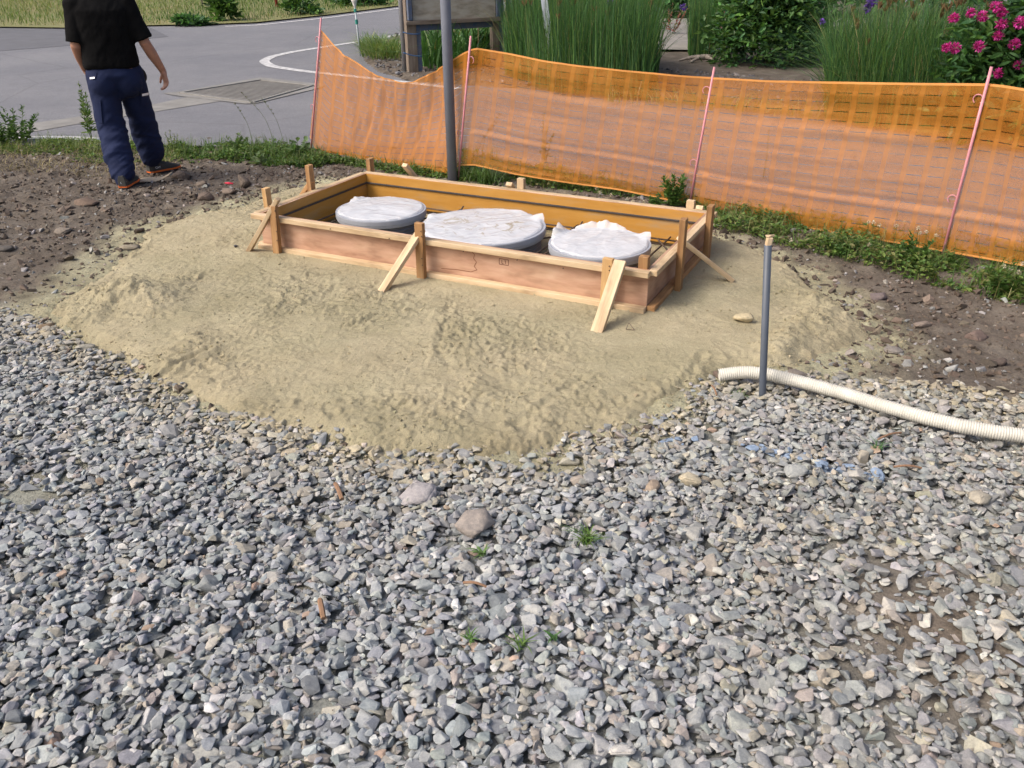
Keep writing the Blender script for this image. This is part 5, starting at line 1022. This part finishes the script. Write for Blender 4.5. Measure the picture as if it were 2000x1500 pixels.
def loft(secs, n=28):         # sections: centre (a,b,z in man coordinates), half width, half depth, optional squareness
    th = np.linspace(0, 2*np.pi, n, endpoint=False); V = []
    for c_, rx_, ry_ in secs:
        ct, st = np.cos(th), np.sin(th); e = .85; V.append(W(*c_)+(np.sign(ct)*np.abs(ct)**e*rx_)[:, None]*r0_+(np.sign(st)*np.abs(st)**e*ry_)[:, None]*f0)
    V = np.concatenate(V); m = len(secs); j = np.arange(n); k = (j+1) % n
    Fq = [list(map(int, q)) for i in range(m-1) for q in np.stack([i*n+j, i*n+k, (i+1)*n+k, (i+1)*n+j], 1)]
    return V, Fq+[list(range(n))[::-1], [(m-1)*n+x for x in range(n)]]
def fuse(pieces, vox, smooth_it=6, fn=None):
    V = []; Fl = []; n = 0
    for a, b in pieces: V.append(a); Fl += [[i+n for i in q] for q in b]; n += len(a)
    me = bpy.data.meshes.new('tmp'); me.from_pydata(np.concatenate(V).tolist(), [], Fl); o = bpy.data.objects.new('tmp', me); COL.objects.link(o)
    bm = bmesh.new(); bm.from_mesh(me); bmesh.ops.recalc_face_normals(bm, faces=bm.faces[:]); bm.to_mesh(me); bm.free()
    m = o.modifiers.new('r', 'REMESH'); m.mode = 'VOXEL'; m.voxel_size = vox; m2 = o.modifiers.new('s', 'SMOOTH'); m2.factor = .5; m2.iterations = smooth_it
    dg = bpy.context.evaluated_depsgraph_get(); e = o.evaluated_get(dg).to_mesh(); V = np.zeros(len(e.vertices)*3); e.vertices.foreach_get('co', V); V = V.reshape(-1, 3); N_ = np.zeros(len(V)*3); e.vertices.foreach_get('normal', N_); N_ = N_.reshape(-1, 3)
    Fq = [list(p_.vertices) for p_ in e.polygons]; o.to_mesh_clear() if False else None; bpy.data.objects.remove(o); bpy.data.meshes.remove(me)
    if fn is not None: V = V+N_*fn(V)[:, None]
    return V, Fq
SK = simple('skin', (.42, .22, .15), (.36, .18, .12), 12, .5, .05, 120); SHIRT = simple('black_cotton', (.004, .004, .0045), (.007, .007, .0075), 9, .95, .3, 90, spec=.1)
NAVY = simple('navy_cloth', (.010, .018, .060), (.0065, .012, .042), 7, .85, .35, 160, spec=.25); SHOE = simple('grey_suede', (.055, .055, .05), (.04, .04, .036), 30, .85, .2, 200); SOLE = simple('orange_sole', (.75, .16, .02), (.60, .12, .02), 9, .6); RUB = simple('black_rubber', (.02, .02, .02), None, 9, .7); HAIR = simple('black_hair', (.012, .011, .010), (.03, .028, .026), 40, .6, .6, 150)
REFL = simple('reflective_strip', (.88, .90, .95), (.85, .88, .95), 5, .25)
def fr2(d): return r0_*d[0]+f0*d[1]+np.array([0, 0, d[2]])
# joints (right, forward, up)
hipL, hipR = (-.095, 0, .90), (.112, .02, .90)
kneeL, kneeR = (-.100, -.02, .49), (.150, .18, .49)
ankL, ankR = (-.085, -.27, .11), (.175, .33, .11)
shL, shR = (-.180, .0, 1.42), (.185, .0, 1.42); elL, elR = (-.225, -.02, 1.13), (.275, -.03, 1.13); wrL, wrR = (-.205, .16, .94), (.375, .06, .90)
# body (skin): head, neck, torso core, arms, hands, legs
pc = [loft([((0, .0, .86), .13, .09), ((0, 0, 1.0), .14, .09), ((0, 0, 1.2), .14, .09), ((0, 0, 1.38), .15, .085), ((0, 0, 1.47), .07, .06)]),
      capsule(W(0, .01, 1.44), W(0, .025, 1.56), .062, .058), capsule(W(*hipL), W(*kneeL), .075, .052), capsule(W(*kneeL), W(*ankL), .050, .036), capsule(W(*hipR), W(*kneeR), .075, .052), capsule(W(*kneeR), W(*ankR), .050, .036)]
hd = W(.0, .035, 1.655)
th_ = []
def ell(c_, a, b, c3, n=18):
    V, Fq = loft([((0, 0, 0), 1, 1)]*2, 4); ph = np.linspace(-np.pi/2+.12, np.pi/2-.12, 11); secs = []
    V = []; t = np.linspace(0, 2*np.pi, n, endpoint=False)
    for x in ph: V.append(np.asarray(c_)+(np.cos(t)*a*math.cos(x))[:, None]*r0_+(np.sin(t)*b*math.cos(x))[:, None]*f0+np.array([0, 0, c3*math.sin(x)]))
    V = np.concatenate(V); m = len(ph); j = np.arange(n); k = (j+1) % n
    return V, [list(map(int, q)) for i in range(m-1) for q in np.stack([i*n+j, i*n+k, (i+1)*n+k, (i+1)*n+j], 1)]+[list(range(n))[::-1], [(m-1)*n+x for x in range(n)]]
pc += [ell(hd, .076, .096, .112), ell(hd+fr2((0, .03, -.06)), .056, .062, .058), capsule(hd+fr2((0, .090, .005)), hd+fr2((0, .112, -.028)), .010, .015, 10), capsule(hd+fr2((-.020, .086, -.062)), hd+fr2((.020, .086, -.062)), .010, .010, 10), ell(hd+fr2((-.080, -.0, -.01)), .010, .018, .030, 10), ell(hd+fr2((.080, -.0, -.01)), .010, .018, .030, 10)]
for sh_, el_, wr_ in ((shL, elL, wrL), (shR, elR, wrR)):
    pc += [capsule(W(*sh_), W(*el_), .054, .043), capsule(W(*el_), (W(*el_)*.6+W(*wr_)*.4), .043, .043), capsule((W(*el_)*.6+W(*wr_)*.4), W(*wr_), .043, .027)]
def hand(wr_, down, palm, side, curl, k):     # down: pointing direction, side: towards the thumb
    wp = W(*wr_); dn = fr2(down); dn /= np.linalg.norm(dn); sd2 = fr2(side); sd2 -= dn*(sd2@dn); sd2 /= np.linalg.norm(sd2); pn = np.cross(dn, sd2)*palm
    out = [capsule(wp, wp+dn*.03, .027, .026, 14)]
    for i, o_ in enumerate((-.028, -.010, .010, .028)): out.append(capsule(wp+dn*.02+sd2*o_*.6, wp+dn*.088+sd2*o_, .0155, .0125, 12))
    for i, (o_, ln_) in enumerate(((-.031, .058), (-.011, .074), (.011, .080), (.031, .072))):
        b_ = wp+dn*.088+sd2*o_; a1 = curl*.55; a2 = curl*1.25; a3 = curl*1.8
        d1 = dn*math.cos(a1)+pn*math.sin(a1); d2 = dn*math.cos(a2)+pn*math.sin(a2); d3 = dn*math.cos(a3)+pn*math.sin(a3); q1 = b_+d1*ln_*.45; q2 = q1+d2*ln_*.32; q3 = q2+d3*ln_*.23
        out += [capsule(b_, q1, .0100, .0092, 10), capsule(q1, q2, .0092, .0084, 10), capsule(q2, q3, .0084, .0072, 10)]
    b_ = wp+dn*.03+sd2*.026; d1 = dn*.70+sd2*.62+pn*.35; d1 /= np.linalg.norm(d1); q1 = b_+d1*.042; d2 = dn*.9+sd2*.15+pn*.4; d2 /= np.linalg.norm(d2); out += [capsule(b_, q1, .0145, .0115, 10), capsule(q1, q1+d2*.032, .0112, .0088, 10)]
    return out
pc += hand(wrR, (.12, -.06, -1), -1, (-.35, 1, 0), .75, 1)+hand(wrL, (.25, .55, -.75), 1, (.4, .9, .2), .7, 0)
V, Fq = fuse(pc, .0048, 3, lambda V: .0015*fbm3(V, 14, 2, 600)); body = part('body', V, Fq, SK, man, smooth=True)
# eyes, hair
for sx_ in (-1, 1):
    V, Fq = ell(hd+fr2((sx_*.031, .082, .008)), .012, .010, .009, 12); part('eye', V, Fq, simple('eye_dark', (.05, .03, .02), None, 9, .2), man, smooth=True)
V, Fq = fuse([ell(hd+fr2((0, -.016, .026)), .084, .096, .106), ell(hd+fr2((0, -.05, -.03)), .072, .055, .06)], .006, 3, lambda V: .004*fbm3(V, 40, 3, 77)); part('hair', V, Fq, HAIR, man, smooth=True)
# t-shirt
def shirt_fold(V):
    u = (V-O)@r0_; z = V[:, 2]; return .007*fbm(u*1.6+z*.8, z*2.2-u*2.5, 5, 3, 611)+.006*np.abs(fbm(u*2, z*5, 4, 2, 612))*sstep(1.15+GZ, 1.0+GZ, z)
sp = [loft([((.0, -.0, .955), .205, .135), ((0, 0, .985), .212, .142), ((0, 0, 1.05), .205, .138), ((0, -.005, 1.15), .200, .135), ((0, -.01, 1.28), .208, .135), ((0, -.01, 1.38), .212, .125), ((0, .0, 1.45), .17, .09), ((0, .01, 1.49), .085, .07)])]
for sh_, el_ in ((shL, elL), (shR, elR)):
    a = W(*sh_); b = W(*el_); e_ = a+(b-a)*.93; tv, tf = tube([a+np.array([0, 0, .02]), a+(e_-a)*.5, e_], [.076, .073, .079], 20); sp += [(tv, [list(map(int, q)) for f_ in tf for q in f_]), ell(a, .078, .078, .078)]
V, Fq = fuse(sp, .009, 5, shirt_fold); shirt = part('t_shirt', V, Fq, SHIRT, man, smooth=True)
# trousers
def tr_fold(V):
    z = V[:, 2]-GZ; u = (V-O)@r0_; f_ = (V-O)@f0; am = .013*(.35+sstep(.62, .4, z)*.8+sstep(.25, .12, z)*.8)
    return am*fbm(u*2.2+z*1.2, z*9-u*7+f_*4, 1.6, 3, 621)+.010*(1-2*np.abs(fbm(u*3+z*5, z*8+f_*3, 1.3, 2, 622)))*sstep(.7, .5, z)
def lerp(a, b, t): return tuple(a[i]*(1-t)+b[i]*t for i in range(3))
tp_ = [ell(W(-.088, -.045, .845), .112, .112, .125), ell(W(.092, -.035, .845), .112, .112, .125), ell(W(.005, 0, .80), .12, .09, .10), loft([((.0, -.01, .84), .165, .11), ((.0, -.015, .90), .196, .138), ((0, -.005, .94), .190, .135), ((0, 0, .985), .178, .122)])]
for h_, k_, a_, low, s_ in ((hipL, kneeL, ankL, .086, -1), (hipR, kneeR, ankR, .098, 1)):
    tp_ += [capsule(W(*h_), W(*k_), .116, .106), capsule(W(*k_), W(*lerp(k_, a_, .55)), .106, .108), capsule(W(*lerp(k_, a_, .55)), W(*lerp(k_, a_, .80)), .108, .100), capsule(W(*lerp(k_, a_, .80)), W(*lerp(k_, a_, .93)), .092, .068)]
V, Fq = fuse(tp_, .009, 14, tr_fold); tro = part('trousers', V, Fq, NAVY, man, smooth=True)
from mathutils.bvhtree import BVHTree
def onto(V, Fq, px_, py_, off=.004):
    t = BVHTree.FromPolygons([tuple(v) for v in V], Fq); d = ray(px_, py_); d = d/np.linalg.norm(d); h = t.ray_cast(Vector(CP), Vector(d)); 
    return (np.array(h[0])-d*off, d) if h[0] is not None else (None, d)
def patch(name, V, Fq, quad, m, off=.004, thick=.003, nu=6, nv=4):
    q = np.array(quad, float); Pt = []
    for j in range(nv+1):
        for i in range(nu+1):
            a = i/nu; b = j/nv; p_ = (q[0]*(1-a)+q[1]*a)*(1-b)+(q[3]*(1-a)+q[2]*a)*b; h, d = onto(V, Fq, *p_, off)
            Pt.append(h)
    good = [h for h in Pt if h is not None]
    if not good: print('patch missed', name, quad[0]); return None
    Pt = [h if h is not None else good[min(len(good)-1, int(i_/len(Pt)*len(good)))] for i_, h in enumerate(Pt)]
    Pt = np.array(Pt); w_ = nu+1; i = (np.arange(nv)[:, None]*w_+np.arange(nu)[None]).ravel(); Qv = np.stack([i, i+1, i+w_+1, i+w_], 1); n_ = len(Pt); back = Pt+d*(thick+off)
    return part(name, np.vstack([Pt, back]), [Qv, Qv[:, ::-1]+n_], m, tro)
patch('reflective_strip', V, Fq, [(175, 151), (184, 150), (185, 153.5), (175.5, 154.5)], REFL, .012, .008)
def right_edge(y_, x_=330):
    while x_ > 240 and onto(V, Fq, x_, y_)[0] is None: x_ -= .5
    return x_
xe = right_edge(183)-.8; patch('reflective_strip', V, Fq, [(xe-13, 183.5), (xe, 181), (xe+.3, 185.5), (xe-12.7, 188)], REFL, .018, .012)
patch('brand_patch', V, Fq, [(249, 129), (258.5, 129), (258.5, 134), (249, 134)], simple('brown_leather', (.16, .08, .06), (.12, .06, .05), 9, .7))
patch('cargo_pocket', V, Fq, [(184.5, 193), (196, 194), (200, 241), (191, 239)], NAVY, .012, .01)
patch('back_pocket', V, Fq, [(174, 141), (189, 141), (187, 153), (177, 153)], NAVY, .006, .006)
patch('cargo_pocket', V, Fq, [(xe-17, 178), (xe-.5, 176), (xe, 205), (xe-14, 207)], NAVY, .012, .01)
# black strap loop at the right hip
c_ = W(.225, .03, .87); pth = [c_+fr2((-.06, 0, .09)), c_+fr2((-.02, .0, .07)), c_+fr2((.008, .0, .03)), c_+fr2((.010, .0, -.02)), c_+fr2((-.02, .0, -.05)), c_+fr2((-.07, .0, -.05))]; V, Fs = tube(smoothline(pth, 20), np.linspace(.008, .016, 20), 8); part('strap_loop', V, Fs, RUB, man, smooth=True)
# shoes
def shoe(ank, yaw_deg, pitch, nm):
    a_ = math.radians(yaw_deg); fd = f0*math.cos(a_)+r0_*math.sin(a_); sd2 = np.array([fd[1], -fd[0], 0]); base = W(*ank); base = base.copy(); base[2] = gz(base[0], base[1])+.004; hb = base-fd*.055
    def S(x, y, z): zz = z+max(0, pitch)*(1-x/.27)*.10; return hb+fd*x+sd2*y+np.array([0, 0, zz])
    prof = [(-.012, .028), (.01, .040), (.07, .043), (.13, .044), (.18, .052), (.23, .049), (.27, .037), (.296, .016)]
    def lay(zs, mat_, name_, par, grow=0):
        V = []; th = None; rows = []
        xs = [p_[0] for p_ in prof]; ws = [p_[1] for p_ in prof]; loopx = xs+xs[::-1]; loopy = [w_+grow for w_ in ws]+[-(w_+grow) for w_ in ws[::-1]]; n = len(loopx)
        for fz_ in zs: V += [S(x, y*fz_[1](x), fz_[0](x)) for x, y in zip(loopx, loopy)]
        m = len(zs); j = np.arange(n); k = (j+1) % n; Fq = [list(map(int, q)) for i in range(m-1) for q in np.stack([i*n+j, i*n+k, (i+1)*n+k, (i+1)*n+j], 1)]+[list(range(n))[::-1], [(m-1)*n+x for x in range(n)]]
        return part(name_, np.array(V), Fq, mat_, par, smooth=False)
    one = lambda x: 1.0
    up_ = lambda x: np.interp(x, [0, .03, .09, .13, .18, .25, .275], [.112, .125, .118, .100, .078, .058, .040])
    s_ = lay([(lambda x: .026, one), (lambda x: .5*up_(x)+.012, lambda x: .98), (lambda x: .82*up_(x)+.003, lambda x: .84), (up_, lambda x: .55)], SHOE, 'shoe', man)
    lay([(lambda x: .017, one), (lambda x: .031, one)], SOLE, 'midsole', s_, .004); lay([(lambda x: .0, lambda x: .97), (lambda x: .018, one)], RUB, 'outsole', s_, .003)
    V, Fs = tube([W(*ank)+[0, 0, .05], base+[0, 0, .075]], [.046, .040], 12); part('sock', V, Fs, RUB, s_)
    return hb, fd, sd2, s_
hb, fd, sd2, s1 = shoe(ankL, 22, .0, 'l')
hbR, fdR, sdR, s2 = shoe(ankR, 62, .0, 'r')
def textmesh(body_, size):
    cu = bpy.data.curves.new('t', 'FONT'); cu.body = body_; cu.size = size; cu.extrude = .0012; o = bpy.data.objects.new('t', cu); COL.objects.link(o); dg = bpy.context.evaluated_depsgraph_get(); me = o.evaluated_get(dg).to_mesh()
    V = np.array([v.co[:] for v in me.vertices]); Fq = [list(p_.vertices) for p_ in me.polygons]; bpy.data.objects.remove(o); return V, Fq
V, Fq = textmesh('CAT', .024); V[:, 0] -= V[:, 0].mean()
WT = simple('white_print', (.75, .80, .85), None, 9, .5)
for (h_, fd_, sd_2, sh_, side) in ((hb, fd, sd2, s1, -1), (hbR, fdR, sdR, s2, 1)):
    xd = (fd_*.25+sd_2*.97) if side < 0 else fd_*.93+sd_2*.2; xd = xd/np.linalg.norm(xd); n_ = np.array([xd[1], -xd[0], 0]); c_ = h_+(-fd_*.006 if side < 0 else sd_2*.039+fd_*.05)+np.array([0, 0, .050])
    Vw = c_+V[:, :1]*xd+V[:, 1:2]*np.array([0, 0, 1])+V[:, 2:3]*n_+n_*.004; part('heel_mark', Vw, Fq, WT, sh_)
